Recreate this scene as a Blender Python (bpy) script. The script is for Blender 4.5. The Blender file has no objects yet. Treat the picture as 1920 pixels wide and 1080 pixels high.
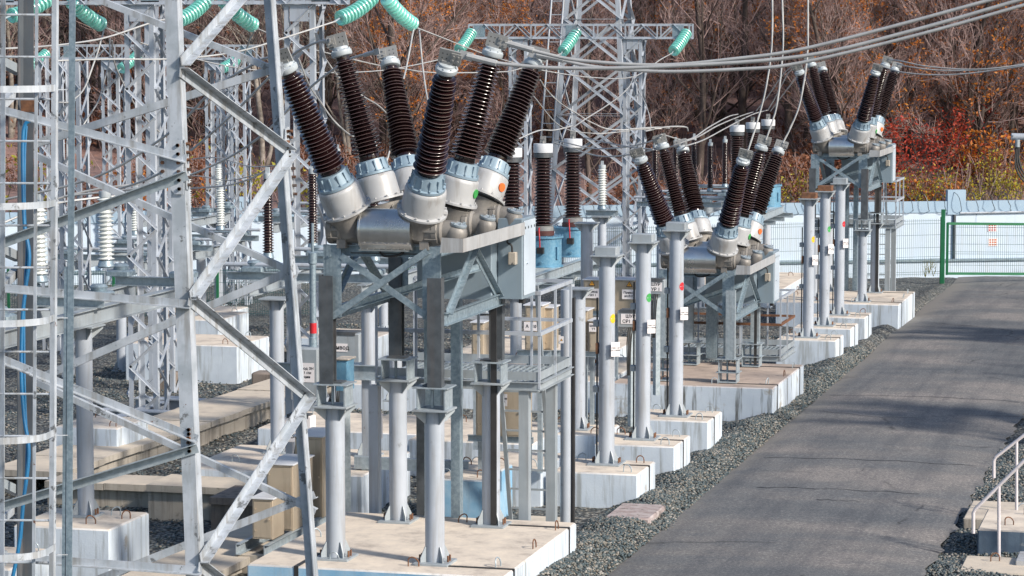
import bpy, math, random
import numpy as np
from mathutils import Vector as V, Matrix
random.seed(7)
rnd = random.uniform
SC = bpy.context.scene
COL = SC.collection
# ------------------------------------------------------------------ camera geometry (metres; X across the road, Y along it, Z up)
FOC = 5140.0
PITCH = math.atan(485 / 5140.)
YAW = math.atan(1350 / 5140. * math.cos(PITCH))
CF = V((-math.sin(YAW) * math.cos(PITCH), math.cos(YAW) * math.cos(PITCH), -math.sin(PITCH)))
CR = V((math.cos(YAW), math.sin(YAW), 0))
CU = CR.cross(CF)
CAM = V((8.3003, -28.4093, 5.8108))

def at(px, py, D=None, X=None, Y=None, Z=None):
    """survey point: where a sight line meets a known distance or plane"""
    r = CF + CR * ((px - 960) / FOC) + CU * ((540 - py) / FOC)
    if D is not None: t = D
    elif X is not None: t = (X - CAM.x) / r.x
    elif Y is not None: t = (Y - CAM.y) / r.y
    else: t = (Z - CAM.z) / r.z
    return CAM + r * t

def lerp(a, b, t): return a + (b - a) * t
def sstep(a, b, x):
    t = min(1, max(0, (x - a) / (b - a))); return t * t * (3 - 2 * t)
def zroad(y): return -.55 - .0164 * min(y, 52)
WA, WB = V((-45.0, 32.4, 0)), V((26.0, 63.9, 0))          # wall line
def wall_y(x): return WA.y + (x - WA.x) * (WB.y - WA.y) / (WB.x - WA.x)
def zg(x, y):
    """gravel level of the yard"""
    z = zroad(y) - .08
    xl = 1.32 - .011 * y
    if x < xl + .1:
        w = 1.0 if y < 48 else max(0, 1 - (y - 48) / 4)
        b = .30 if y < 4 else (.14 if y < 50 else .1)
        z += w * b * sstep(xl + .1, xl - .35, x) * sstep(.1, .75, x)
        z += .05 * sstep(xl + .1, xl - .2, x)
    if x > 4.75: z += .04 * sstep(4.75, 5.2, x)
    return z

# ------------------------------------------------------------------ mesh builder
class MB:
    def __init__(s): s.v = []; s.f = []; s.mi = []; s.k = 0
    def add(s, vs, fs):
        o = len(s.v); s.v.extend([tuple(p) for p in vs])
        for f in fs: s.f.append(tuple(i + o for i in f)); s.mi.append(s.k)
        return s
    def obox(s, c, a, b, d):
        c, a, b, d = V(c), V(a), V(b), V(d)
        vs = [c + a * i + b * j + d * k for k in (-1, 1) for j in (-1, 1) for i in (-1, 1)]
        return s.add(vs, [(0, 2, 3, 1), (4, 5, 7, 6), (0, 1, 5, 4), (2, 6, 7, 3), (0, 4, 6, 2), (1, 3, 7, 5)])
    def box(s, x0, y0, z0, x1, y1, z1):
        return s.obox(((x0 + x1) / 2, (y0 + y1) / 2, (z0 + z1) / 2), ((x1 - x0) / 2, 0, 0), (0, (y1 - y0) / 2, 0), (0, 0, (z1 - z0) / 2))
    def cbox(s, x0, y0, z0, x1, y1, z1, c=.02):
        """box with chamfered top and vertical edges"""
        def ring(z, i):
            return [(x0 + c + i, y0 + i, z), (x1 - c - i, y0 + i, z), (x1 - i, y0 + c + i, z), (x1 - i, y1 - c - i, z),
                    (x1 - c - i, y1 - i, z), (x0 + c + i, y1 - i, z), (x0 + i, y1 - c - i, z), (x0 + i, y0 + c + i, z)]
        vs = ring(z0, 0) + ring(z1 - c, 0) + ring(z1, c)
        fs = [tuple(range(7, -1, -1)), tuple(range(16, 24))]
        for r in (0, 8):
            fs += [(r + i, r + (i + 1) % 8, r + 8 + (i + 1) % 8, r + 8 + i) for i in range(8)]
        return s.add(vs, fs)
    def frame(s, p0, p1, up):
        a = (V(p1) - V(p0)).normalized(); u = V(up); u = u - a * u.dot(a)
        if u.length < 1e-4: u = a.orthogonal()
        u.normalize(); return a, u, a.cross(u)
    def bar(s, p0, p1, w, h, up=(0, 0, 1)):
        p0, p1 = V(p0), V(p1); a, u, n = s.frame(p0, p1, up)
        return s.obox((p0 + p1) / 2, (p1 - p0) / 2, n * (w / 2), u * (h / 2))
    def extr(s, p0, p1, prof, up=(0, 0, 1)):
        """closed profile [(side, up)] swept from p0 to p1"""
        p0, p1 = V(p0), V(p1); a, u, n = s.frame(p0, p1, up)
        k = len(prof); vs = [p + n * q[0] + u * q[1] for p in (p0, p1) for q in prof]
        fs = [(i, (i + 1) % k, k + (i + 1) % k, k + i) for i in range(k)]
        fs += [tuple(range(k - 1, -1, -1)), tuple(range(k, 2 * k))]
        return s.add(vs, fs)
    def angle(s, p0, p1, w, t=.01, up=(0, 0, 1), sx=1, sy=1):
        pr = [(0, 0), (w * sx, 0), (w * sx, t * sy), (t * sx, t * sy), (t * sx, w * sy), (0, w * sy)]
        if sx * sy < 0: pr = pr[::-1]
        return s.extr(p0, p1, pr, up)
    def ibeam(s, p0, p1, w, h, t=.012, up=(0, 0, 1)):
        W, H = w / 2, h / 2; q = t / 2
        return s.extr(p0, p1, [(-W, -H), (W, -H), (W, -H + t), (q, -H + t), (q, H - t), (W, H - t), (W, H), (-W, H), (-W, H - t), (-q, H - t), (-q, -H + t), (-W, -H + t)], up)
    def chan(s, p0, p1, w, h, t=.01, up=(0, 0, 1), sx=1):
        """channel, web upright, flanges towards side sx"""
        H = h / 2; pr = [(0, -H), (w * sx, -H), (w * sx, -H + t), (t * sx, -H + t), (t * sx, H - t), (w * sx, H - t), (w * sx, H), (0, H)]
        if sx < 0: pr = pr[::-1]
        return s.extr(p0, p1, pr, up)
    def tube(s, pts, r, n=8, caps=True, r1=None):
        pts = [V(p) for p in pts]; m = len(pts); vs = []; u = None
        for i, p in enumerate(pts):
            d = (pts[min(i + 1, m - 1)] - pts[max(i - 1, 0)])
            d = d.normalized() if d.length > 1e-9 else V((0, 0, 1))
            if u is None: u = d.orthogonal()
            u = (u - d * u.dot(d)); u = u.normalized() if u.length > 1e-6 else d.orthogonal().normalized()
            w = d.cross(u); R = r if r1 is None else lerp(r, r1, i / (m - 1))
            for k in range(n):
                t = 2 * math.pi * k / n; vs.append(p + u * (R * math.cos(t)) + w * (R * math.sin(t)))
        fs = [(i * n + k, i * n + (k + 1) % n, (i + 1) * n + (k + 1) % n, (i + 1) * n + k) for i in range(m - 1) for k in range(n)]
        if caps and n > 2: fs += [tuple(range(n - 1, -1, -1)), tuple(range((m - 1) * n, m * n))]
        return s.add(vs, fs)
    def lathe(s, prof, o=(0, 0, 0), ax=(0, 0, 1), n=24):
        """profile [(radius, height)] turned about an axis through o"""
        o = V(o); a = V(ax).normalized(); u = V((0, 1, 0)) if abs(a.y) < .9 else V((1, 0, 0)); u = (u - a * u.dot(a)).normalized(); w = a.cross(u)
        vs = []; ks = [q[2] if len(q) > 2 else s.k for q in prof]; prof = [(q[0], q[1]) for q in prof]
        for r, h in prof:
            for k in range(n):
                t = 2 * math.pi * k / n; vs.append(o + a * h + u * (r * math.cos(t)) + w * (r * math.sin(t)))
        m = len(prof)
        fs = [(i * n + k, i * n + (k + 1) % n, (i + 1) * n + (k + 1) % n, (i + 1) * n + k) for i in range(m - 1) for k in range(n)]
        if prof[0][0] > 1e-4: fs.append(tuple(range(n - 1, -1, -1)))
        if prof[-1][0] > 1e-4: fs.append(tuple(range((m - 1) * n, m * n)))
        s.add(vs, fs); b0 = len(s.mi) - len(fs)
        for i in range(m - 1):
            if ks[i] != s.k: s.mi[b0 + i * n:b0 + (i + 1) * n] = [ks[i]] * n
        return s
    def bolt(s, c, d, r=.012, h=.012):
        return s.lathe([(r, 0), (r, h)], c, d, 6)
    def build(s, name, mat, parent=None, smooth=35, rel=True):
        off = V((0, 0, 0))
        if rel:
            q = parent
            while q is not None: off += q.location; q = q.parent
        me = bpy.data.meshes.new(name)
        me.from_pydata([(p[0] - off.x, p[1] - off.y, p[2] - off.z) for p in s.v], [], s.f)
        mats = mat if isinstance(mat, (list, tuple)) else [mat]
        for m in mats: me.materials.append(m)
        if len(mats) > 1: me.polygons.foreach_set('material_index', s.mi)
        if smooth:
            me.polygons.foreach_set('use_smooth', [True] * len(s.f)); me.set_sharp_from_angle(angle=math.radians(smooth))
        me.update()
        o = bpy.data.objects.new(name, me); COL.objects.link(o)
        if parent is not None: o.parent = parent
        return o

def tag(o, label=None, cat=None, group=None, kind=None):
    if label: o['label'] = label
    if cat: o['category'] = cat
    if group: o['group'] = group
    if kind: o['kind'] = kind
    return o
def thing(name, label, cat, loc=(0, 0, 0), group=None):
    o = bpy.data.objects.new(name, None); COL.objects.link(o); o.location = loc; o.empty_display_size = .2
    return tag(o, label, cat, group)
def copy_tree(o, parent=None):
    c = o.copy(); COL.objects.link(c); c.parent = parent
    for ch in list(o.children): copy_tree(ch, c)
    return c
def dup(o, loc, label, group=None):
    c = copy_tree(o); c.location = loc; c['label'] = label
    if group: c['group'] = group
    return c
def smooth_path(pts, k=6):
    pts = [V(p) for p in pts]
    if len(pts) < 3: return pts
    out = []; q = [pts[0] * 2 - pts[1]] + pts + [pts[-1] * 2 - pts[-2]]
    for i in range(1, len(q) - 2):
        a, b, c, d = q[i - 1:i + 3]
        for j in range(k):
            t = j / k
            out.append(.5 * ((2 * b) + (c - a) * t + (2 * a - 5 * b + 4 * c - d) * t * t + (3 * b - a - 3 * c + d) * t ** 3))
    return out + [pts[-1]]

# ------------------------------------------------------------------ materials
def srgb(r, g, b):
    f = lambda c: (c / 255 / 12.92) if c / 255 <= .04045 else ((c / 255 + .055) / 1.055) ** 2.4
    return (f(r), f(g), f(b), 1)
class NT:
    def __init__(s, name):
        s.m = bpy.data.materials.new(name); s.m.use_nodes = True; s.t = s.m.node_tree; s.t.nodes.clear()
        s.out = s.n('OutputMaterial'); s.p = s.n('BsdfPrincipled'); s.l(s.p, 'BSDF', s.out, 'Surface'); s.geo = s.n('NewGeometry')
    def n(s, t, **kw):
        o = s.t.nodes.new('ShaderNode' + t)
        for k, v in kw.items(): setattr(o, k, v)
        return o
    def l(s, a, ao, b, bi): s.t.links.new(a.outputs[ao], b.inputs[bi])
    def pos(s, sc=(1, 1, 1), rot=(0, 0, 0)):
        mp = s.n('Mapping'); mp.inputs['Scale'].default_value = sc; mp.inputs['Rotation'].default_value = rot
        s.l(s.geo, 'Position', mp, 'Vector'); return mp
    def noise(s, scale, detail=5, rough=.6, vec=None):
        o = s.n('TexNoise'); o.inputs['Scale'].default_value = scale; o.inputs['Detail'].default_value = detail; o.inputs['Roughness'].default_value = rough
        if vec is None: s.l(s.geo, 'Position', o, 'Vector')
        else: s.l(vec, 'Vector', o, 'Vector')
        return o
    def ramp(s, src, so, stops):
        r = s.n('ValToRGB'); e = r.color_ramp.elements
        while len(e) < len(stops): e.new(.5)
        for x, (p, c) in zip(e, stops): x.position = p; x.color = c if len(c) == 4 else (*c, 1)
        s.l(src, so, r, 'Fac'); return r
    def mix(s, f, fo, a, ao, b, bo, blend='MIX'):
        m = s.n('Mix', data_type='RGBA', blend_type=blend)
        if isinstance(f, (int, float)): m.inputs[0].default_value = f
        else: s.l(f, fo, m, 0)
        for src, so, i in ((a, ao, 6), (b, bo, 7)):
            if isinstance(src, tuple): m.inputs[i].default_value = src if len(src) == 4 else (*src, 1)
            else: s.t.links.new(src.outputs[so], m.inputs[i])
        return m
    def setc(s, m, o=2): s.t.links.new(m.outputs[o], s.p.inputs['Base Color'])
    def bump(s, src, so, st=.3, dist=.01):
        b = s.n('Bump'); b.inputs['Strength'].default_value = st; b.inputs['Distance'].default_value = dist
        s.l(src, so, b, 'Height'); s.l(b, 'Normal', s.p, 'Normal'); return b
W1, B0 = (1, 1, 1, 1), (0, 0, 0, 1)
def M(name, c1, c2=None, rough=.5, metal=0., sc=4., lo=.35, hi=.65, spots=None, streak=None, bump=0, bsc=60, top=None, spec=.5, rvar=.12):
    """general weathered surface: two tones, optional spots (colour, scale, lo, hi), vertical streaks (colour, amount), another colour on top faces"""
    t = NT(name); c2 = c2 or tuple(x * .8 for x in c1)
    nz = t.noise(sc, 6); r = t.ramp(nz, 'Fac', [(lo, c1), (hi, c2)]); cur, co = r, 'Color'
    if streak:
        ns = t.noise(1, 5, .65, t.pos((9, 9, .7))); rs = t.ramp(ns, 'Fac', [(.5, B0), (.66, (streak[1],) * 3)])
        m = t.mix(rs, 'Color', cur, co, streak[0], 0); cur, co = m, 2
    if spots:
        for sp in (spots if isinstance(spots, list) else [spots]):
            n2 = t.noise(sp[1], 8, .7); r2 = t.ramp(n2, 'Fac', [(sp[2], B0), (sp[3], W1)])
            m = t.mix(r2, 'Color', cur, co, sp[0], 0); cur, co = m, 2
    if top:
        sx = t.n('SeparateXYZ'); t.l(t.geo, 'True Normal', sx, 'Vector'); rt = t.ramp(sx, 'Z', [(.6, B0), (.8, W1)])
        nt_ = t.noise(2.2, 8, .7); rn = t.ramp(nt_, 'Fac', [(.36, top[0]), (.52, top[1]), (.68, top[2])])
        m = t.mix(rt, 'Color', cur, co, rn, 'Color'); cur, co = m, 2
    t.setc(cur, co)
    t.p.inputs['Metallic'].default_value = metal; t.p.inputs['Specular IOR Level'].default_value = spec
    nr = t.noise(sc * 2.3, 4); rr = t.ramp(nr, 'Fac', [(.3, (max(.03, rough - rvar),) * 3), (.7, (min(1, rough + rvar),) * 3)])
    t.l(rr, 'Color', t.p, 'Roughness')
    if bump: t.bump(t.noise(bsc, 4), 'Fac', bump, .01)
    return t.m
RUST = (.12, .045, .018)
m_tower = M('tower_paint', (.45, .49, .54), (.33, .37, .41), .5, .1, 3.5, .42, .6, [((.15, .16, .17), 5, .60, .63), (RUST, 9, .66, .69)], ((.20, .19, .17), .6), .05)
m_white = M('column_paint', (.40, .44, .50), (.34, .38, .43), .42, 0, 2.5, .35, .7, [(RUST, 13, .68, .71), ((.25, .27, .29), 4, .62, .68)], ((.24, .23, .22), .5))
m_galv = M('galvanised', (.22, .29, .34), (.32, .40, .45), .45, .45, 26, .4, .6, None, ((.15, .19, .22), .5), rvar=.1)
m_dark = M('dark_galvanised', (.075, .085, .095), (.12, .135, .15), .5, .4, 7, .35, .65, None, ((.16, .12, .1), .3))
m_zinc = M('zinc_light', (.40, .46, .50), (.31, .37, .41), .45, .35, 18, .4, .6, None, ((.2, .2, .2), .3))
m_grey = M('grey_paint', (.33, .37, .40), (.27, .31, .34), .5, .1, 3, .35, .65, None, ((.2, .19, .18), .35))
m_cab = M('cabinet_paint', (.22, .28, .33), (.19, .25, .30), .4, 0, 1.5, .3, .7, None, ((.2, .24, .26), .3))
m_steel = M('stainless', (.74, .73, .71), (.66, .65, .62), .30, 1.0, 1.2, .3, .7, None, ((.5, .48, .45), .3), rvar=.05)
m_brass = M('tinted_stainless', (.54, .455, .345), (.45, .375, .285), .38, .4, 1.6, .3, .7, ((.2, .16, .12), 2.6, .66, .8), ((.25, .2, .15), .4))
m_cast = M('cast_tank', (.27, .255, .235), (.20, .19, .18), .6, .3, 6, .35, .65, None, ((.13, .12, .11), .5), .15, 50)
m_can = M('turret_paint', (.44, .45, .46), (.37, .38, .39), .45, .1, 3, .35, .65, None, ((.24, .22, .2), .6))
m_flange = M('blue_flange', (.26, .35, .42), (.21, .29, .36), .4, .1, 5, .35, .65)
m_brown = M('brown_porcelain', (.011, .0045, .005), (.017, .0065, .0068), .10, 0, 3, .3, .7, spec=.6, rvar=.05)
m_bedge = M('glaze_edge_highlight', (.10, .065, .065), (.14, .10, .095), .22, 0, 3, .3, .7, spec=.7, rvar=.05)  # rim highlight painted in as paler glaze along each shed edge
m_wpor = M('white_porcelain', (.64, .67, .66), (.56, .59, .58), .2, 0, 3, .3, .7, None, ((.45, .45, .4), .3), rvar=.06)
m_cap = M('cap_paint', (.45, .50, .53), (.36, .40, .43), .45, .1, 5)
m_term = M('terminal_alloy', (.27, .275, .27), (.24, .24, .235), .5, .15, 2)
m_alu = M('conductor_alloy', (.42, .43, .43), (.35, .355, .36), .5, .15, 5)
m_ctb = M('blue_tank', (.11, .28, .42), (.17, .35, .48), .45, .25, 22, .4, .6, None, ((.12, .22, .3), .4))
m_door = M('door_paint', (.50, .57, .64), (.45, .52, .59), .4, 0, 2, .3, .7, None, ((.3, .33, .36), .3))
m_cthead = M('head_white', (.60, .62, .65), (.54, .56, .59), .4, 0, 2)
m_maroon = M('maroon_flange', (.10, .035, .03), None, .5)
m_bolt = M('bolt_steel', (.16, .14, .13), RUST, .5, .6, 20)
m_rusty = M('rusted_steel', (.22, .10, .05), (.10, .05, .03), .75, .1, 14, .35, .65)
m_black = M('black_rubber', (.018, .018, .02), (.03, .03, .03), .5)
m_strip = M('earthing_strip_paint', (.02, .02, .022), (.035, .035, .035), .5)
m_red = M('red_band', (.55, .02, .03), (.48, .02, .03), .5)
m_orange = M('orange_mark', (.75, .16, .03), None, .5)
m_yellow = M('yellow_mark', (.85, .50, .02), None, .5)
m_greenm = M('green_mark', (.05, .35, .08), None, .5)
m_fence = M('green_fence_paint', (.015, .13, .055), (.02, .16, .07), .45, 0, 4)
m_wire = M('fence_wire_paint', (.02, .07, .075), (.03, .09, .095), .5, .1, 4)
m_sign = M('sign_white', (.80, .77, .77), (.74, .70, .71), .45, 0, 4)
m_ink = M('sign_ink', (.02, .02, .025), None, .6)
m_warn = M('sign_yellow', (.85, .40, .05), None, .5)
m_blue = M('blue_cable', (.012, .15, .32), (.01, .12, .28), .4, 0, 5)
m_hand = M('handrail_paint', (.62, .58, .60), (.55, .52, .54), .4, 0, 6, .35, .65, ((.3, .2, .16), 12, .72, .76))
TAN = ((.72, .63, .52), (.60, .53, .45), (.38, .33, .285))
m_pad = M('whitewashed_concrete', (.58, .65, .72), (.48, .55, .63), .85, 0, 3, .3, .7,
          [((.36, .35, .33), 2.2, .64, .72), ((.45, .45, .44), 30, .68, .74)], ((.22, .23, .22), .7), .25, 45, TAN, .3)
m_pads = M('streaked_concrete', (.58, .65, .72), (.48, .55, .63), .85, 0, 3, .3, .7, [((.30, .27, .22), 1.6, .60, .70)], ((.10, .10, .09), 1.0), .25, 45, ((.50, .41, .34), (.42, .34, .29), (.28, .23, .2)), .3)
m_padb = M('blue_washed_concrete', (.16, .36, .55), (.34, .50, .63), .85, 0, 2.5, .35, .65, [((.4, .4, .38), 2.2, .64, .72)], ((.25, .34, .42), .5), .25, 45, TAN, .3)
m_padd = M('dark_blue_concrete', (.055, .085, .13), (.09, .13, .18), .85, 0, 4, .35, .65, [((.25, .27, .28), 7, .62, .7)], ((.03, .04, .06), .5), .25, 45, TAN, .3)  # dark blue on the sides, tan on top
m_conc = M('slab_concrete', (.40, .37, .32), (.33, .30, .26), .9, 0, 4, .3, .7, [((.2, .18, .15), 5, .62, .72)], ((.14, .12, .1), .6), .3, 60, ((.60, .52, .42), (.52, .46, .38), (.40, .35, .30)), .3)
m_concd = M('old_dark_concrete', (.17, .14, .12), (.25, .21, .18), .95, 0, 6, .3, .7, None, ((.05, .045, .04), .6), .4, 50)
m_blk = M('pinkish_block', (.30, .24, .23), (.42, .37, .36), .9, 0, 7, .4, .6, [((.12, .10, .09), 5, .56, .62)], None, .4, 50)
m_wall = M('wall_whitewash', (.58, .68, .78), (.52, .62, .73), .85, 0, 1, .3, .7, [((.55, .6, .63), 3, .66, .74)], ((.5, .55, .58), .4), .1, 30, spec=.3)
m_wallb = M('wall_bluegrey', (.30, .42, .54), (.36, .47, .57), .85, 0, 2, .3, .7, [((.6, .68, .74), 6, .66, .72)], None, .1, 30, spec=.3)
m_bark = M('bark', (.125, .10, .088), (.08, .064, .056), .9, 0, 6, .35, .65, [((.2, .19, .17), 9, .64, .72)], None, spec=.2)
m_twig = M('twig_bark', (.42, .31, .29), (.29, .205, .195), .85, 0, 4, .35, .65, None, None, spec=.2)
m_sdark = M('dark_grey_paint', (.075, .09, .11), (.10, .115, .13), .5, .1, 3, .35, .65, None, ((.2, .15, .12), .4))
m_barkp = M('pale_bark', (.30, .27, .24), (.16, .14, .12), .85, 0, 5, .4, .6, None, None, spec=.2)
def leafmat(name, a, b):
    t = NT(name); n = t.noise(9, 3); r = t.ramp(n, 'Fac', [(.35, a), (.65, b)])
    t.setc(r, 'Color'); t.p.inputs['Roughness'].default_value = .6
    tr = t.n('BsdfTranslucent'); t.l(r, 'Color', tr, 'Color'); mx = t.n('MixShader'); mx.inputs[0].default_value = .35
    t.l(t.p, 'BSDF', mx, 1); t.l(tr, 'BSDF', mx, 2); t.l(mx, 'Shader', t.out, 'Surface'); return t.m
m_lo = leafmat('orange_leaves', (.55, .14, .02), (.50, .22, .03)); m_lr = leafmat('red_leaves', (.42, .025, .02), (.36, .07, .025))
m_ly = leafmat('yellow_leaves', (.50, .38, .03), (.30, .32, .03)); m_lb = leafmat('brown_leaves', (.27, .10, .05), (.22, .11, .065))
def glassmat():
    t = NT('green_glass'); p = t.p.inputs
    p['Base Color'].default_value = (.30, .95, .80, 1); p['Roughness'].default_value = .04; p['Transmission Weight'].default_value = 1; p['IOR'].default_value = 1.5
    d = t.n('BsdfDiffuse'); d.inputs['Color'].default_value = (.42, .98, .88, 1); tr = t.n('BsdfTranslucent'); tr.inputs['Color'].default_value = (.55, 1, .92, 1)
    m0 = t.n('MixShader'); m0.inputs[0].default_value = .4; t.l(d, 'BSDF', m0, 1); t.l(tr, 'BSDF', m0, 2)
    gl = t.n('BsdfGlossy'); gl.inputs['Roughness'].default_value = .28; gl.inputs['Color'].default_value = (.85, 1, .95, 1); m2 = t.n('MixShader'); m2.inputs[0].default_value = .35; t.l(m0, 'Shader', m2, 1); t.l(gl, 'BSDF', m2, 2)
    mx = t.n('MixShader'); mx.inputs[0].default_value = .8; t.l(t.p, 'BSDF', mx, 1); t.l(m2, 'Shader', mx, 2); t.l(mx, 'Shader', t.out, 'Surface'); return t.m
m_glass = glassmat()
def gravelmat():
    t = NT('gravel_stones'); vo = t.n('TexVoronoi'); vo.inputs['Scale'].default_value = 19; vo.inputs['Randomness'].default_value = 1
    d = t.noise(9, 3); mm = t.mix(.06, 0, t.geo, 'Position', d, 'Color'); t.t.links.new(mm.outputs[2], vo.inputs['Vector'])
    sep = t.n('SeparateColor'); t.l(vo, 'Color', sep, 'Color')
    r = t.ramp(sep, 'Red', [(0, (.09, .105, .115)), (.3, (.18, .205, .215)), (.6, (.26, .275, .27)), (.8, (.33, .31, .27)), (1, (.48, .46, .42))])
    g = t.ramp(vo, 'Distance', [(.25, W1), (.62, (.12, .12, .12, 1))]); m = t.mix(1, 0, r, 'Color', g, 'Color', 'MULTIPLY')
    big = t.noise(.5, 5, .6); rb = t.ramp(big, 'Fac', [(.35, (.75, .8, .82, 1)), (.65, (1.1, 1.04, .96, 1))]); m2 = t.mix(1, 0, m, 2, rb, 'Color', 'MULTIPLY')
    t.setc(m2); t.p.inputs['Roughness'].default_value = .75
    iv = t.ramp(vo, 'Distance', [(0, W1), (.7, B0)]); t.bump(iv, 'Color', .9, .03); return t.m
m_gravel = gravelmat()
def stonemat():
    t = NT('loose_stones'); oi = t.n('TexVoronoi'); oi.inputs['Scale'].default_value = 16; t.l(t.geo, 'Position', oi, 'Vector')
    at_ = t.n('Attribute', attribute_name='tone'); r = t.ramp(at_, 'Fac', [(0, (.028, .044, .052)), (.4, (.07, .098, .108)), (.65, (.125, .135, .128)), (.85, (.185, .165, .135)), (1, (.32, .305, .28))])
    t.setc(r, 'Color'); t.p.inputs['Roughness'].default_value = .7; t.bump(t.noise(60, 4), 'Fac', .4, .008); return t.m
m_stone = stonemat()
def roadmat():
    t = NT('asphalt'); n = t.noise(26, 8, .9); r = t.ramp(n, 'Fac', [(.41, (.085, .087, .092)), (.49, (.135, .135, .136)), (.55, (.175, .173, .168)), (.60, (.36, .35, .335))])
    big = t.noise(.6, 5, .6, t.pos((.5, .8, 1))); rb = t.ramp(big, 'Fac', [(.36, (.66, .71, .76, 1)), (.46, (.88, .9, .92, 1)), (.54, (1.08, 1.05, 1.02, 1)), (.62, (1.42, 1.32, 1.24, 1))])
    m = t.mix(1, 0, r, 'Color', rb, 'Color', 'MULTIPLY')
    wn_ = t.noise(1, 6, .7, t.pos((2.4, .16, 1))); rw_ = t.ramp(wn_, 'Fac', [(.45, (1, 1, 1, 1)), (.62, (.76, .77, .8, 1))]); m = t.mix(1, 0, m, 2, rw_, 'Color', 'MULTIPLY')
    xs_ = t.n('SeparateXYZ'); t.l(t.geo, 'Position', xs_, 'Vector'); ed = t.n('Math', operation='ADD'); en = t.noise(2.2, 6, .7); t.l(xs_, 'X', ed, 0); em = t.n('Math', operation='MULTIPLY'); t.l(en, 'Fac', em, 0); em.inputs[1].default_value = .9; t.l(em, 'Value', ed, 1)
    er = t.n('MapRange'); er.inputs['From Min'].default_value = 1.2; er.inputs['From Max'].default_value = 5.9; t.l(ed, 'Value', er, 'Value'); re_ = t.ramp(er, 'Result', [(.06, W1), (.15, B0), (.88, B0), (.95, (.8, .8, .8, 1))]); m = t.mix(re_, 'Color', m, 2, (.19, .178, .16), 0)
    nd = t.noise(1.3, 4); mm = t.mix(.35, 0, t.geo, 'Position', nd, 'Color'); mp = t.n('Mapping'); mp.inputs['Scale'].default_value = (.35, .22, .3); t.t.links.new(mm.outputs[2], mp.inputs['Vector'])
    vo = t.n('TexVoronoi', feature='DISTANCE_TO_EDGE'); vo.inputs['Scale'].default_value = 1; t.l(mp, 'Vector', vo, 'Vector')
    cr = t.ramp(vo, 'Distance', [(.0, W1), (.007, B0)]); nm = t.noise(.6, 3); rm = t.ramp(nm, 'Fac', [(.5, B0), (.58, (.8, .8, .8, 1))]); cm = t.mix(1, 0, cr, 'Color', rm, 'Color', 'MULTIPLY')
    m2 = t.mix(cm, 2, m, 2, (.02, .02, .022), 0); t.setc(m2)
    t.p.inputs['Roughness'].default_value = .8; t.bump(n, 'Fac', .35, .006); return t.m
m_road = roadmat()
def hillmat():
    t = NT('leaf_litter'); n = t.noise(3, 8, .75); r = t.ramp(n, 'Fac', [(.3, (.11, .08, .078)), (.5, (.21, .15, .14)), (.62, (.27, .175, .15)), (.75, (.33, .19, .13))])
    b = t.noise(.15, 4); rb = t.ramp(b, 'Fac', [(.35, (.8, .8, .85, 1)), (.65, (1.15, 1, .95, 1))]); m = t.mix(1, 0, r, 'Color', rb, 'Color', 'MULTIPLY'); t.setc(m)
    t.p.inputs['Roughness'].default_value = .95; t.bump(n, 'Fac', .8, .1); return t.m
m_hill = hillmat()
# ------------------------------------------------------------------ insulators
def shed_profile(r0, r1, h, n, core=.58, alt=.92):
    """porcelain body: n sheds from radius r0 (bottom) to r1 (top)"""
    p = [(r0 * core, 0)]; s = h / n
    for i in range(n):
        t = (i + .5) / n; R = lerp(r0, r1, t) * (1 if i % 2 == 0 else alt); c = lerp(r0, r1, t) * core; z = i * s
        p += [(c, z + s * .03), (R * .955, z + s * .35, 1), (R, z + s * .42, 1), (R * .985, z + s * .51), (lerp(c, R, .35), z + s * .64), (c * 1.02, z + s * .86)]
    return p + [(r1 * core, h)]

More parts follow.
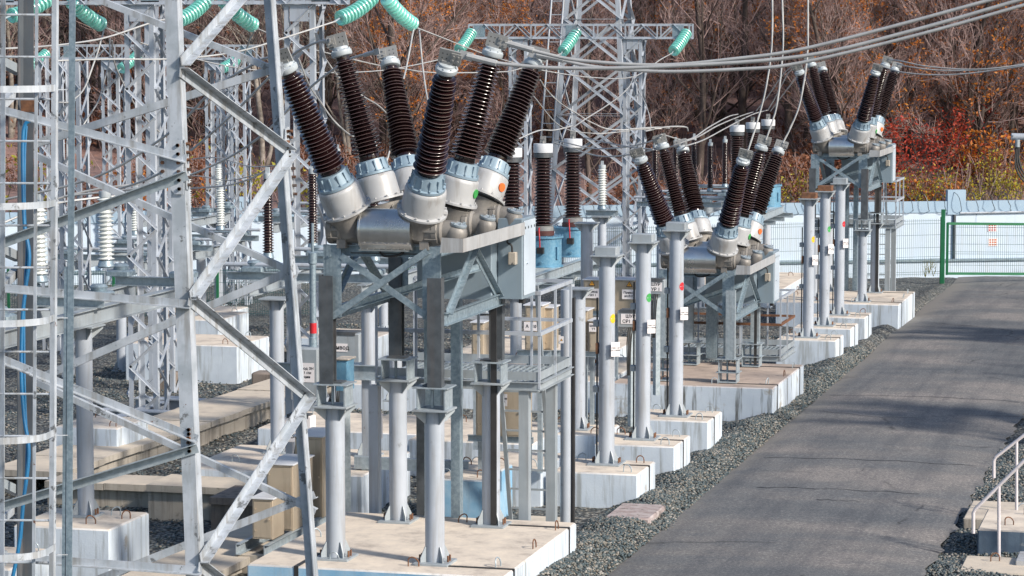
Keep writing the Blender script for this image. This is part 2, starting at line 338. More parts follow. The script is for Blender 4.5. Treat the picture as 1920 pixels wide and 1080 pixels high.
def bushing(root, F, C, mark=None, wide=1):
    F, C = V(F), V(C); ax = (C - F).normalized(); L = (C - F).length
    can = MB().lathe([(.0, -.475), (.278, -.475), (.278, -.452), (.236, -.446), (.230, -.22), (.224, -.19), (.21, -.175), (.0, -.17)], F, ax, 40)
    u = V((0, -1, 0)); u = (u - ax * u.dot(ax)).normalized(); w = ax.cross(u)
    for k in range(12):
        a = 2 * math.pi * k / 12 + .1; d = u * math.cos(a) + w * math.sin(a); can.bolt(F - ax * .448 + d * .262, ax, .011, .02)
    can = can.build('turret', m_can, root)
    if mark:
        d = (u * mark[2] + w * mark[1]).normalized(); c = F - ax * .31 + d * .226; dd = d
        MB().lathe([(.052, 0), (.052, .018)], c, dd, 20).build('phase_mark', mark[0], can)
    fl = MB().lathe([(.195, -.17), (.21, -.168), (.21, -.14), (.186, -.13), (.160, .0), (.0, .0)], F, ax, 32)
    for k in range(12):
        a = 2 * math.pi * k / 12; d = u * math.cos(a) + w * math.sin(a)
        fl.obox(F + d * .176 - ax * .07, d * .013, ax.cross(d) * .006, ax * .055); fl.bolt(F + d * .200 - ax * .135, ax, .011, .02)
    fl.build('mounting_flange', m_flange, root)
    bb = shed_profile(.184, .130, L - .11, 26)
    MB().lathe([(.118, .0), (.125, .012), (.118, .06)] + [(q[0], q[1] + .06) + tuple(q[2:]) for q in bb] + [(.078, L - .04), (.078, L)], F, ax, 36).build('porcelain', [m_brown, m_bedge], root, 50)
    cp = MB().lathe([(.085, -.01), (.112, .0), (.120, .012), (.120, .055), (.104, .07), (.094, .075), (.092, .10), (.085, .105), (.0, .105)], C, ax, 30)
    for k in range(8):
        a = 2 * math.pi * k / 8; d = u * math.cos(a) + w * math.sin(a); cp.bolt(C + d * .105 + ax * .06, ax, .009, .018)
    cp = cp.build('cap', m_cap, root)
    s = 1 if ax.x > 0 else -1
    b = C + ax * .105; xx = (V((1, 0, 0)) - ax * ax.x).normalized(); yy = ax.cross(xx)
    pl = MB().obox(b + ax * .075 + xx * .01 * s, xx * .115, yy * .013, ax * .08).obox(b + ax * .01, xx * .06, yy * .035, ax * .02)
    pl.obox(b + ax * .08 + xx * (.085 * s) - yy * .02, xx * .055, yy * .009, ax * .055)
    for i in (-1, 1):
        for j in (-1, 1):
            pl.bolt(b + ax * (.08 + j * .026) + xx * (s * .085 + i * .026) + yy * .011, yy, .011, .016); pl.bolt(b + ax * (.08 + j * .026) + xx * (s * .085 + i * .026) - yy * .029, -yy, .011, .016)
    for i in (-1, 1):
        for j in (-1, 1):
            pl.k = 1; pl.bolt(b + ax * (.08 + j * .026) + xx * (s * -.04 + i * .024) - yy * .0105, -yy, .008, .003)
            pl.bolt(b + ax * (.08 + j * .026) + xx * (s * -.04 + i * .024) + yy * .0105, yy, .008, .003); pl.k = 0
    pl.build('terminal_plate', [m_term, m_black], cp)
    return b + ax * .08 + xx * (.14 * s)

def pipe_post(root, x, y, z0, z1, r, name='support_column', plate=.2, head=True, strip=None):
    c = MB().lathe([(r, z0 + .02), (r, z1 - .015)], (x, y, 0), (0, 0, 1), 32).build(name, m_white, root)
    b = MB().cbox(x - plate, y - plate, z0 - .005, x + plate, y + plate, z0 + .022, .006)
    for k in range(4):
        a = math.pi / 4 + k * math.pi / 2; d = V((math.cos(a), math.sin(a), 0)); t = V((-d.y, d.x, 0))
        p = V((x, y, z0 + .02)); q = [p + d * r, p + d * (r + .075), p + d * (r + .075) + V((0, 0, .05)), p + d * (r + .015) + V((0, 0, .17)), p + d * r + V((0, 0, .17))]
        vs = [v + t * .006 for v in q] + [v - t * .006 for v in q]
        b.add(vs, [(0, 1, 2, 3, 4), (9, 8, 7, 6, 5)] + [(i, 5 + i, 5 + (i + 1) % 5, (i + 1) % 5) for i in range(5)])
    for i in (-1, 1):
        for j in (-1, 1): b.k = 1; b.bolt((x + i * plate * .8, y + j * plate * .2, z0 + .02), (0, 0, 1), .012, .07); b.k = 0
    b.build('base_plate', [m_grey, m_rusty], c)
    if head:
        h = MB().cbox(x - .2, y - .2, z1 - .015, x + .2, y + .2, z1 + .005, .004)
        for k in range(4):
            a = k * math.pi / 2 + math.pi / 4; d = V((math.cos(a), math.sin(a), 0)); t = V((-d.y, d.x, 0)); p = V((x, y, z1 - .016))
            q = [p + d * r, p + d * .25, p + d * .25 - V((0, 0, .03)), p + d * r - V((0, 0, .15))]
            h.add([v + t * .006 for v in q] + [v - t * .006 for v in q], [(0, 1, 2, 3), (7, 6, 5, 4)] + [(i, 4 + i, 4 + (i + 1) % 4, (i + 1) % 4) for i in range(4)])
        h.build('head_plate', m_grey, c)
    return c

def breaker(loc, label, cols=True):
    root = thing('circuit_breaker', label, 'circuit breaker', loc, 'high voltage circuit breakers in a row along the road')
    zo = loc[2] + (0 if cols else -1.52); ox, oy = loc[0], loc[1]
    P = lambda x, y, z: V((ox + x, oy + y, zo + z))
    T = lambda b, n, m, p=root, s=35: b.build(n, m, p, s)
    legs = [(0, 0), (-1.14, 0), (-1.14, 2.36), (0, 2.36)]
    for i, (x, y) in enumerate(legs):
        if cols: pipe_post(root, ox + x, oy + y, zo, zo + 1.7, .107)
        b = MB(); c = P(x, y, 0); z0, z1 = zo + (1.706 if cols else 1.53), zo + 1.95
        if not cols: b.cbox(c.x - .16, c.y - .16, z0, c.x + .16, c.y + .16, z0 + .02, .005)
        b.cbox(c.x - .2, c.y - .18, z1 - .015, c.x + .2, c.y + .18, z1, .004)
        zb = z0 + .02 if not cols else z0
        for s in (-1, 1): b.obox((c.x + s * .155, c.y, (zb + z1) / 2 - .008), (.007, 0, 0), (0, .15, 0), (0, 0, (z1 - zb) / 2 - .008))
        if not cols: b.obox((c.x, c.y, zb + .16), (.2, 0, 0), (0, .17, 0), (0, 0, .007))
        b.lathe([(.018, 0), (.018, z1 - zb)], (c.x - .03, c.y + .02, zb - .01), (0, 0, 1), 8)
        T(b, 'leg_bracket', m_zinc)
        s = 1 if x < -.5 else -1; q = 1 if y < 1 else -1
        l = MB().chan(P(x - .125 * s, y - .10 * q, 1.952), P(x - .125 * s, y - .10 * q, 3.14), .16, .12, .01, (0, q, 0), -s * q)
        l.cbox(c.x - .11, c.y - .09, zo + 1.952, c.x + .11, c.y + .09, zo + 1.97, .003)
        for zz in (2.05, 2.55, 2.62, 2.9):
            for k in (-.03, .03): l.k = 1; l.bolt((c.x + k - .03 * s, c.y - .102 * q - (.002 * q), zo + zz), (0, -q, 0), .011, .012); l.k = 0
        T(l, 'lower_leg', [m_dark if cols else m_zinc, m_zinc])
        u = MB().chan(P(x - .095 * s, y - .068 * q, 2.68), P(x - .095 * s, y - .068 * q, 3.475), .06, .03, .008, (0, q, 0), -s * q)
        u.obox(P(x + .02 * s, y - .08 * q, 3.08), (.088, 0, 0), (0, .006, 0), (0, 0, .395))
        for zz in (2.75, 3.35): u.bolt((c.x - .02 * s, c.y - .087 * q, zo + zz), (0, -q, 0), .016, .018)
        T(u, 'upper_leg', m_galv)
    # frame
    f = MB()
    for y in (.02, 2.34): f.chan(P(-1.06, y, 3.41), P(-.08, y, 3.41), .06, .12, .008)
    for x in (-1.1, -.04): f.chan(P(x, .12, 3.40), P(x, 2.24, 3.40), .06, .12, .008)
    for y in (.6, 1.2, 1.8): f.chan(P(-1.04, y, 3.42), P(-.1, y, 3.42), .06, .1, .008)
    T(f, 'top_frame', m_galv)
    br = [((-1.05, -.095, 3.33), (-.09, -.095, 2.70)), ((-1.11, -.125, 2.66), (-.02, -.125, 3.40)), ((.11, .06, 3.38), (.11, 1.18, 2.70)), ((.11, 1.2, 3.36), (.11, .1, 2.72)), ((.11, 1.2, 3.36), (.11, 2.28, 2.72)),
          ((-1.25, 1.2, 3.36), (-1.25, .1, 2.72)), ((-1.25, 1.2, 3.36), (-1.25, 2.28, 2.72)), ((-1.05, 2.45, 3.33), (-.09, 2.45, 2.70)), ((-1.1, 2.47, 2.66), (-.05, 2.47, 3.38))]
    br.pop(2)
    for a, b in br:
        T(MB().angle(P(*a), P(*b), .07, .008, (0, 1, 0) if abs(a[1] - b[1]) < .01 else (1, 0, 0)), 'brace', m_galv)
    for x in (.105, -1.245): T(MB().chan(P(x, -.05, 2.68), P(x, 2.4, 2.68), .05, .14, .008, sx=1 if x > 0 else -1), 'tie_beam', m_galv)
    T(MB().angle(P(-1.05, .1, 2.74), P(-.05, 2.0, 3.05), .07, .008), 'diagonal_beam', m_galv)
    # tanks
    for k, y in enumerate((0, 1.2, 2.4)):
        pr = [(0, -1.19), (.145, -1.19), (.165, -1.185), (.165, -1.13), (.152, -1.12), (.152, -1.06), (.163, -1.055), (.163, -1.03), (.155, -1.02), (.155, -.62), (.155, .0), (.163, .01), (.163, .06), (.15, .07), (.15, .10), (.115, .12), (.108, .26), (0, .27)]
        tk = MB().lathe(pr, P(0, y, 3.645), (1, 0, 0), 32)
        for q in range(10):
            a = 2 * math.pi * q / 10; d = V((0, math.cos(a), math.sin(a)))
            tk.obox(P(-1.11, y, 3.645) + d * .158, (.055, 0, 0), d.cross(V((1, 0, 0))) * .012, d * .012); tk.obox(P(.0, y, 3.645) + d * .158, (.07, 0, 0), d.cross(V((1, 0, 0))) * .012, d * .012)
        for sx in (-1, 1):   # saddles that carry the turrets and feet
            tk.lathe([(.19, -.10), (.20, .07), (.23, .13), (.20, .135)], P(-.55 + sx * .40, y, 3.70), V((sx * .3, (k - 1) * .35, 1)), 20); tk.obox(P(-.55 + sx * .47, y, 3.50), (.05, 0, 0), (0, .12, 0), (0, 0, .06))
        T(tk, 'tank', m_cast)
        R = .228; prof = [(R * math.cos(t), R * math.sin(t)) for t in [math.radians(a) for a in range(-55, 236, 8)]]
        prof += [(-R * .5, -.207), (R * .5, -.207)]
        cv = MB().extr(P(-.80, y, 3.645), P(-.21, y, 3.645), prof)
        pb = [(x_ * 1.03, z_ * 1.03) for x_, z_ in prof]
        for xx in (-.80, -.225): cv.extr(P(xx, y, 3.645), P(xx + .018, y, 3.645), pb)
        cv.box(ox - .79, oy + y - .215, zo + 3.425, ox - .22, oy + y - .19, zo + 3.44)
        for q in range(8): cv.bolt(P(-.76 + q * .07, y - .205, 3.45), (0, -1, 0), .008, .02)
        T(cv, 'jacket', m_steel)
        # mechanism pot with tilted lid
        c = P(.255, y - .02, 3.60); ax = V((.28, -.1, 1)).normalized()
        T(MB().lathe([(.0, -.1), (.10, -.1), (.115, -.07), (.115, .04), (.10, .08), (.075, .10), (.0, .10)], c, ax, 20).lathe([(.05, 0), (.05, .2)], c - V((.12, 0, 0)), (1, 0, 0), 14), 'mechanism_pot', m_cast)
        ld = MB().lathe([(.0, .10), (.086, .10), (.09, .108), (.09, .128), (.06, .134), (.0, .134)], c, ax, 22)
        for q in range(6): a = q * math.pi / 3; ld.bolt(c + ax * .126 + V((math.cos(a) * .07, math.sin(a) * .07, 0)), ax, .01, .02)
        T(ld, 'pot_lid', m_zinc)
        sg = (k - 1)
        for sx in (-1, 1):
            mk = {(1, 1): (m_greenm, 1, .12), (2, 1): (m_orange, .9, .5)}.get((k, sx))
            bushing(root, P(-.55 + sx * .55, 1.2 + sg * 1.40, 4.275 if sg else 4.335), P(-.55 + sx * (.875), 1.2 + sg * 1.85, 5.365 if sg else 5.51), mk)
    # under-tank pipes, cables
    T(MB().tube(smooth_path([P(-.62, -.02, 3.42), P(-.55, -.05, 3.36), P(-.4, -.05, 3.37), P(-.33, 0, 3.42)]), .013, 8), 'gas_hose', m_black)
    T(MB().box(ox - .95, oy + .0, zo + 3.375, ox - .1, oy + 2.3, zo + 3.39), 'under_tray', m_dark)
    # drip tray along the mechanism side
    t = MB(); q = [P(.16, -.33, 3.43), P(.42, -.34, 3.44), P(.42, -.34, 3.585), P(.18, -.33, 3.595)]
    t.add(q + [p + V((0, .008, 0)) for p in q], [(0, 1, 2, 3), (7, 6, 5, 4), (0, 4, 5, 1), (1, 5, 6, 2), (2, 6, 7, 3), (3, 7, 4, 0)])
    t.obox(P(.416, .995, 3.512), (.004, 0, 0), (0, 1.325, 0), (0, 0, .073)); t.obox(P(.29, .995, 3.45), (.122, 0, 0), (0, 1.32, 0), (0, 0, .003))
    T(t, 'drip_tray', m_can)
    # control cabinet
    cb = MB().cbox(ox - .80, oy + 2.02, zo + 2.70, ox + .10, oy + 2.82, zo + 3.37, .01); cb.cbox(ox + .10, oy + 2.27, zo + 2.69, ox + .405, oy + 2.87, zo + 3.63, .012)
    cab = T(cb, 'control_cabinet', m_cab)
    dd = MB().cbox(ox + .408, oy + 2.30, zo + 2.73, ox + .416, oy + 2.84, zo + 3.60, .003)
    for yy in (2.36, 2.5, 2.64, 2.78): dd.k = 1; dd.box(ox + .4165, oy + yy - .02, zo + 3.5, ox + .418, oy + yy + .02, zo + 3.53); dd.k = 0
    dd.bolt((ox + .416, oy + 2.42, zo + 3.1), (1, 0, 0), .014, .02); T(dd, 'cabinet_door', [m_door, m_dark], cab)
    T(MB().lathe([(.014, 0), (.014, .06), (.02, .06), (.02, .075)], P(.25, 2.5, 3.63), (0, 0, 1), 10), 'lifting_eye', m_bolt, cab)
    jb = T(MB().cbox(ox + .255, oy + 2.17, zo + 3.10, ox + .345, oy + 2.272, zo + 3.24, .006).bolt((ox + .33, oy + 2.168, zo + 3.12), (0, -1, 0), .014, .01), 'junction_box', m_conc)
    T(MB().tube(smooth_path([P(.30, 2.2, 3.24), P(.29, 2.2, 3.32), P(.24, 2.2, 3.36), P(.27, 2.22, 3.46)]), .012, 8), 'cable', m_black)
    T(MB().cbox(ox + .30, oy + 2.5, zo + 2.62, ox + .36, oy + 2.6, zo + 2.69, .004), 'vent_box', m_black, cab)
    # vertical cable duct
    zb = zo + (-.02 if cols else 1.62)
    dk = MB().chan(P(-.70, 2.72, 0) + V((0, 0, zb - zo)), P(-.70, 2.72, 2.69), .2, .16, .006, (0, 1, 0), 1).chan(P(-.48, 2.78, 0) + V((0, 0, zb - zo)), P(-.48, 2.78, 2.69), .11, .14, .006, (0, 1, 0), 1)
    T(dk, 'cable_duct', m_galv)
    if cols:   # earthing strip down the rear right column
        T(MB().box(ox + .03, oy + 2.23, zo + .03, ox + .10, oy + 2.248, zo + 2.68), 'earthing_strip', m_strip)
    else:
        T(MB().box(ox + .06, oy + 2.22, zo + 1.56, ox + .11, oy + 2.24, zo + 2.68), 'earthing_strip', m_strip)
    return root

def pad(x0, y0, x1, y1, z, label, mat=None, zb=None, loops=None, strip=None, cat='foundation', front=None):
    """white-washed concrete block with rebar lifting loops and a flat earthing strip over its edge"""
    if zb is None: zb = min(zg(a, b) for a in (x0, x1) for b in (y0, y1)) - .12
    root = thing('concrete_foundation', label, cat, ((x0 + x1) / 2, (y0 + y1) / 2, zb))
    b = MB().cbox(x0, y0, zb, x1, y1, z - .003, .018)
    if front: b.mi[2] = 1
    b.build('block', [mat or m_pad, front] if front else (mat or m_pad), root)
    if loops is None: loops = [(.15, .15, 0), (.85, .15, 0), (.15, .85, 0), (.85, .85, 0)]
    for u, v, a in loops:
        c = V((lerp(x0, x1, u), lerp(y0, y1, v), z - .02)); d = V((math.cos(a), math.sin(a), 0)) * rnd(.05, .062); tl = V((rnd(-.02, .02), rnd(-.02, .02), 0))
        pts = [c - d, c - d + V((0, 0, .06))] + [c - d * math.cos(t) + (V((0, 0, .06 + .06 * math.sin(t)))) + tl * math.sin(t) for t in (.5, 1.05, 1.57, 2.1, 2.64)] + [c + d + V((0, 0, .06)), c + d]
        MB().tube(pts, .008, 6).build('lifting_loop', m_zinc if rnd(0, 1) > .35 else m_rusty, root)
    for s in (strip or []):
        xa, ya, side = s; m = MB()
        if side == 'x': m.box(xa, ya - .025, z - .002, x1 + .006, ya + .025, z + .006); m.box(x1 + .001, ya - .025, zb, x1 + .007, ya + .025, z + .0055)
        else: m.box(xa - .025, y0 - .006, z - .002, xa + .025, ya, z + .006); m.box(xa - .025, y0 - .007, zb, xa + .025, y0 - .001, z + .0055)
        m.build('earthing_strip', m_strip, root)
    return root

def platform(loc, label, tall=True):
    """steel service platform behind a breaker: grating, toe boards, rail, posts and ladder"""
    root = thing('service_platform', label, 'platform', loc, 'service platforms behind the breakers'); ox, oy = loc[0], loc[1]; zo = loc[2] + (0 if tall else -1.50)
    x0, x1, y0, y1, zd = ox - 1.62, ox + .41, oy + 3.05, oy + 4.65, zo + 1.62
    f = MB()
    for y in (y0, y1): f.chan((x0, y, zd - .05), (x1, y, zd - .05), .05, .1, .008); 
    for x in (x0 + .02, x1): f.chan((x, y0, zd - .05), (x, y1, zd - .05), .05, .1, .008)
    f.build('deck_frame', m_grey, root)
    g = MB()
    n = 24
    for i in range(n):
        x = lerp(x0 + .06, x1 - .06, i / (n - 1)); g.obox((x, (y0 + y1) / 2, zd - .012), (.006, 0, 0), (0, (y1 - y0) / 2 - .02, 0), (0, 0, .014))
    for i in range(9): y = lerp(y0 + .1, y1 - .1, i / 8); g.box(x0 + .05, y - .004, zd - .014, x1 - .05, y + .004, zd - .004)
    g.build('grating', m_zinc, root)
    t = MB()
    t.box(x1 - .004, y0, zd + .02, x1 + .004, y1, zd + .12); t.box(x0, y0 - .004, zd + .02, x1, y0 + .004, zd + .12); t.box(x0, y1 - .004, zd + .02, x1, y1 + .004, zd + .12)
    t.build('toe_board', m_grey, root)
    zt = zd + 1.07
    for zz, mt in ((zt, m_white), (zd + .58, m_white if tall else m_rusty)):
        r = MB(); r.bar((x1, y0 - .02, zz), (x1, y1 + .02, zz), .045, .045); r.bar((ox - .45 if zz == zt else x0, y0, zz), (x1 - .02, y0, zz), .045, .045); r.bar((x0, y1, zz), (x1 - .02, y1, zz), .04, .04)
        r.build('guard_rail', mt, root)
    for x, y in ((x1, y0), (x1, (y0 + y1) / 2), (x1, y1), (x1 - .5, y1), (x1 - 1.0, y1), (x0, y1), (x0, y0), (x0 + .5, y0), (x1 - .75, y0)):
        MB().bar((x, y, zd - .08), (x, y, zt), .028, .028, (0, 1, 0)).build('rail_post', m_white, root)
    if tall:
        for x, y, mt in ((x1 - .02, y0 + .05, m_grey), (x1 - .05, y1 - .08, m_grey), (x0 + .12, y0 + .08, m_white), (x0 + .3, y1 - .1, m_dark)):
            p = MB().chan((x - .11, y, zg(x, y) - .2), (x - .11, y, zd - .11), .12, .13, .01, (0, 1, 0)); p.box(x - .13, y - .09, zd - .112, x + .03, y + .09, zd - .098); p.build('platform_post', mt, root)
        st = [V((ox - .62, y1 + .10, zd)), V((ox - .06, y1 + .10, zd))]
        lad = MB()
        for p in st: lad.bar(p + V((0, .02, 1.0)), p + V((.04, .75, -2.15)), .04, .05, (1, 0, 0))
        for k in range(8):
            t = .36 + k * .083; a = lerp(st[0] + V((0, .02, 1)), st[0] + V((.04, .75, -2.15)), t); lad.bar(a, a + V((.56, 0, 0)), .025, .025)
        lad.build('ladder', m_grey, root)
    return root

def current_transformer(loc, label, hgt=2.48):
    root = thing('current_transformer', label, 'transformer', loc, 'oil filled current transformers'); x, y, z = loc
    tk = MB().lathe([(0, 0), (.40, 0), (.40, .02), (.365, .025), (.365, .56), (.40, .565), (.40, .60), (0, .605)], loc, (0, 0, 1), 36)
    for k in range(4): a = k * math.pi / 2 - .5; d = V((math.cos(a), math.sin(a), 0)); tk.obox(V(loc) + d * .38 + V((0, 0, .28)), d * .02, V((-d.y, d.x, 0)) * .03, V((0, 0, .12)))
    for k in range(16): a = k * math.pi / 8; tk.bolt(V(loc) + V((.383 * math.cos(a), .383 * math.sin(a), .6)), (0, 0, 1), .012, .02)
    tk.bolt(V(loc) + V((.05, -.36, .1)), (0, -1, 0), .03, .03)
    tk = tk.build('tank', m_ctb, root)
    MB().lathe([(.21, .605), (.22, .61), (.22, .68), (.2, .70)], loc, (0, 0, 1), 28).build('foot_flange', m_maroon, root)
    MB().lathe([(.2, .70), (.205, .705), (.205, .78), (.16, .80)], loc, (0, 0, 1), 28).build('collar', m_term, root)
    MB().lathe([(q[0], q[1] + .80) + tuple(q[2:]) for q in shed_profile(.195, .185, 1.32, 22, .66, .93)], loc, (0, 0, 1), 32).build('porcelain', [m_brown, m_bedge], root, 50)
    nk = MB().lathe([(.15, 2.12), (.185, 2.13), (.185, 2.2), (.17, 2.22)], loc, (0, 0, 1), 28)
    for k in range(12): a = k * math.pi / 6; nk.bolt(V(loc) + V((.17 * math.cos(a), .17 * math.sin(a), 2.2)), (0, 0, 1), .014, .03)
    nk.build('neck', m_dark, root)
    MB().lathe([(0, 2.22), (.19, 2.222), (.192, 2.24), (.192, 2.38), (.185, 2.395), (0, 2.40)], loc, (0, 0, 1), 36).build('expansion_head', m_cthead, root)
    MB().obox(V(loc) + V((0, 0, 2.47)), (.055, 0, 0), (0, .012, 0), (0, 0, .075)).lathe([(.03, 2.40), (.03, 2.44)], loc, (0, 0, 1), 12).bolt(V(loc) + V((.025, -.012, 2.49)), (0, -1, 0), .014, .02).bolt(V(loc) + V((-.025, -.012, 2.49)), (0, -1, 0), .014, .02).build('terminal', m_term, root)
    MB().tube(smooth_path([V(loc) + V(q) for q in ((-.02, -.22, .76), (.0, -.33, .74), (.03, -.415, .62), (.04, -.415, .40))]), .014, 6).build('test_lead', m_red, root)
    MB().cbox(x - .02, y - .46, z + .28, x + .12, y - .36, z + .4, .01).build('lead_box', m_black, tk)
    return root

def post_insulator(loc, label, h, r, mat, n, group, base=True, top=True):
    root = thing('post_insulator', label, 'insulator', loc, group); z = 0
    MB().lathe([(r * .9, 0), (r * 1.0, .02), (r * .95, .03), (r * .8, .09), (0, .095)], loc, (0, 0, 1), 20).build('foot', m_galv, root)
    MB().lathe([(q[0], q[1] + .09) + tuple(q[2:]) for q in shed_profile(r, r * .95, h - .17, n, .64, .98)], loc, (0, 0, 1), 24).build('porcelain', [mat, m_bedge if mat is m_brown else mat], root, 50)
    MB().lathe([(r * .7, h - .08), (r * .72, h - .07), (r * .72, h), (0, h + .002)], loc, (0, 0, 1), 18).obox(V(loc) + V((0, 0, h + .04)), (.03, 0, 0), (0, .012, 0), (0, 0, .045)).build('cap', m_cap, root)
    return root

def glass_string(a, b, label, n=11, R=.128, sag=.05, hook=.12, t=(1, 1)):
    a, b = V(a), V(b); d = b - a; L = d.length; u = d.normalized()
    root = thing('insulator_string', label, 'insulator', tuple(a), 'green glass insulator strings')
    dn = V((0, 0, -1)); dn = (dn - u * u.dot(dn)).normalized()
    m = MB(); pin = MB()
    for i in range(n):
        s0 = i / n; s = (i + .5) / n; c = a + d * (hook / L + s * (1 - 2 * hook / L)) + dn * (sag * 4 * s * (1 - s))
        tg = (d + dn * (sag * 4 * (1 - 2 * s))).normalized(); p = L * (1 - 2 * hook / L) / n
        m.lathe([(.03, -.55 * p), (.05, -.35 * p), (R * .6, -.30 * p), (R * .88, -.24 * p), (R * .97, -.16 * p), (R, -.04 * p), (R, .12 * p), (R * .97, .22 * p), (R * .9, .24 * p), (R * .8, .06 * p), (R * .74, .16 * p), (R * .64, .04 * p), (R * .56, .16 * p), (R * .42, .0 * p), (R * .3, .1 * p), (.02, .1 * p)], c, tg, 24)
        pin.lathe([(.028, -.62 * p), (.038, -.55 * p), (.04, -.34 * p), (.02, -.3 * p), (.012, .38 * p)], c, tg, 10)
    m.build('glass_discs', m_glass, root, 40); pin.build('metal_caps', m_term, root)
    for p, q in ((a, a + d * (hook / L)), (b, b - d * (hook / L))): MB().tube([p, q], .016, 6).bolt(p, u.orthogonal(), .02, .03).build('end_link', m_zinc, root)
    return root

def wire(label, pts, r=.014, name='conductor', cat='wire', group='bare aluminium conductors', n=6, mat=None, lug=False):
    o = MB().tube(smooth_path(pts, 7), r, n).build(name, mat or m_alu, None, 60)
    return tag(o, label, cat, group)

def lattice_column(name, label, x, y, z0, z1, wx, wy, leg=.07, step=.5, cat='lattice column', top=(1, 1), mat=None, parent=None, lw=.04):
    mat = mat or m_white
    root = parent or thing(name, label, cat, (x, y, z0))
    c = lambda i, j, t: V((x + i * wx / 2 * lerp(1, top[0], t), y + j * wy / 2 * lerp(1, top[1], t), lerp(z0, z1, t)))
    for i in (-1, 1):
        for j in (-1, 1): MB().angle(c(i, j, 0), c(i, j, 1), leg, .008, (0, -j, 0), sx=-i * j).build('leg', mat, root)
    N = max(2, round((z1 - z0) / step))
    for (i0, j0, i1, j1) in ((-1, -1, 1, -1), (1, -1, 1, 1), (1, 1, -1, 1), (-1, 1, -1, -1)):
        m = MB(); nrm = V((i0 + i1, j0 + j1, 0))
        for k in range(N):
            A, B = (i0, j0), (i1, j1)
            if k % 2: A, B = B, A
            m.angle(c(*A, k / N), c(*B, (k + 1) / N), lw, .006, nrm)
        m.build('lacing', mat, root)
    return root

def truss_beam(parent, p0, p1, h, w, n, mat=None, ch=.06):
    """box truss from p0 to p1 (bottom centre line)"""
    mat = mat or m_white; p0, p1 = V(p0), V(p1); d = (p1 - p0).normalized(); s = d.cross(V((0, 0, 1))).normalized() * (w / 2); up = V((0, 0, h))
    for q in (s, -s):
        for v in (V((0, 0, 0)), up): MB().angle(p0 + q + v, p1 + q + v, ch, .008, (0, 0, 1) if v.z == 0 else (0, 0, -1)).build('beam_chord', mat, parent)
    for q in (s, -s):
        m = MB()
        for k in range(n):
            a, b = lerp(p0, p1, k / n), lerp(p0, p1, (k + 1) / n); mid = (a + b) / 2
            m.angle(a + q, mid + q + up, .04, .006, s); m.angle(mid + q + up, b + q, .04, .006, s); m.bar(a + q, a + q + up, .04, .008, s)
        m.bar(p1 + q, p1 + q + up, .05, .008, s); m.build('lacing', mat, parent)
    m = MB()
    for k in range(n):
        a, b = lerp(p0, p1, k / n), lerp(p0, p1, (k + 1) / n); m.bar(a + s, b - s, .04, .006); m.bar(a + s + up, b - s + up, .04, .006); m.bar(a + s, a - s, .05, .006); m.bar(a + s + up, a - s + up, .05, .006)
    m.build('lacing', mat, parent)

def lettering(lines, c, right, up, size, parent, mat=None):
    """raised painted lettering: lines of text centred on c"""
    right, up = V(right).normalized(), V(up).normalized(); nrm = right.cross(up)
    vs, fs = [], []
    for i, tx in enumerate(lines):
        cu = bpy.data.curves.new('text', 'FONT'); cu.body = tx; cu.size = size; cu.align_x = 'CENTER'; cu.align_y = 'CENTER'; cu.resolution_u = 2; cu.offset = size * .02
        ob = bpy.data.objects.new('text', cu); me = bpy.data.meshes.new_from_object(ob)
        o = len(vs); y = ((len(lines) - 1) / 2 - i) * size * 1.12
        vs += [V(c) + right * v.co.x + up * (v.co.y + y) + nrm * .0015 for v in me.vertices]; fs += [tuple(k + o for k in p.vertices) for p in me.polygons]
        bpy.data.objects.remove(ob); bpy.data.meshes.remove(me); bpy.data.curves.remove(cu)
    m = MB(); m.add(vs, fs); return m.build('lettering', mat or m_ink, parent, 0)

def sign(label, c, right, w, h, lines, size, up=(0, 0, 1), warn=None, plate=None, group=None, t=.004):
    right, up = V(right).normalized(), V(up).normalized(); n = right.cross(up); c = V(c)
    root = thing('sign', label, 'sign', tuple(c), group)
    MB().obox(c, right * (w / 2), up * (h / 2), n * t).build('plate', plate or m_sign, root)
    if lines: lettering(lines, c + n * (t + .001), right, up, size, root)
    if warn:
        q = c + n * (t + .001) + right * warn[0] + up * warn[1]; s = warn[2]
        tri = lambda k, o: [q + n * o + right * (-s * k) + up * (-s * .8 * k), q + n * o + right * (s * k) + up * (-s * .8 * k), q + n * o + up * (s * .95 * k)]
        m = MB(); m.add(tri(1, .001), [(0, 1, 2)]); m.k = 1; m.add(tri(.74, .002), [(0, 1, 2)]); m.k = 0
        m.add([q + n * .003 + right * a * s + up * b * s for a, b in ((.05, .45), (-.2, -.1), (.0, -.1), (-.06, -.5), (.2, .05), (.0, .05))], [(0, 1, 2), (2, 5, 0), (3, 4, 5), (5, 2, 3)])
        m.build('warning_triangle', [m_ink, m_warn], root, 0)
    return root
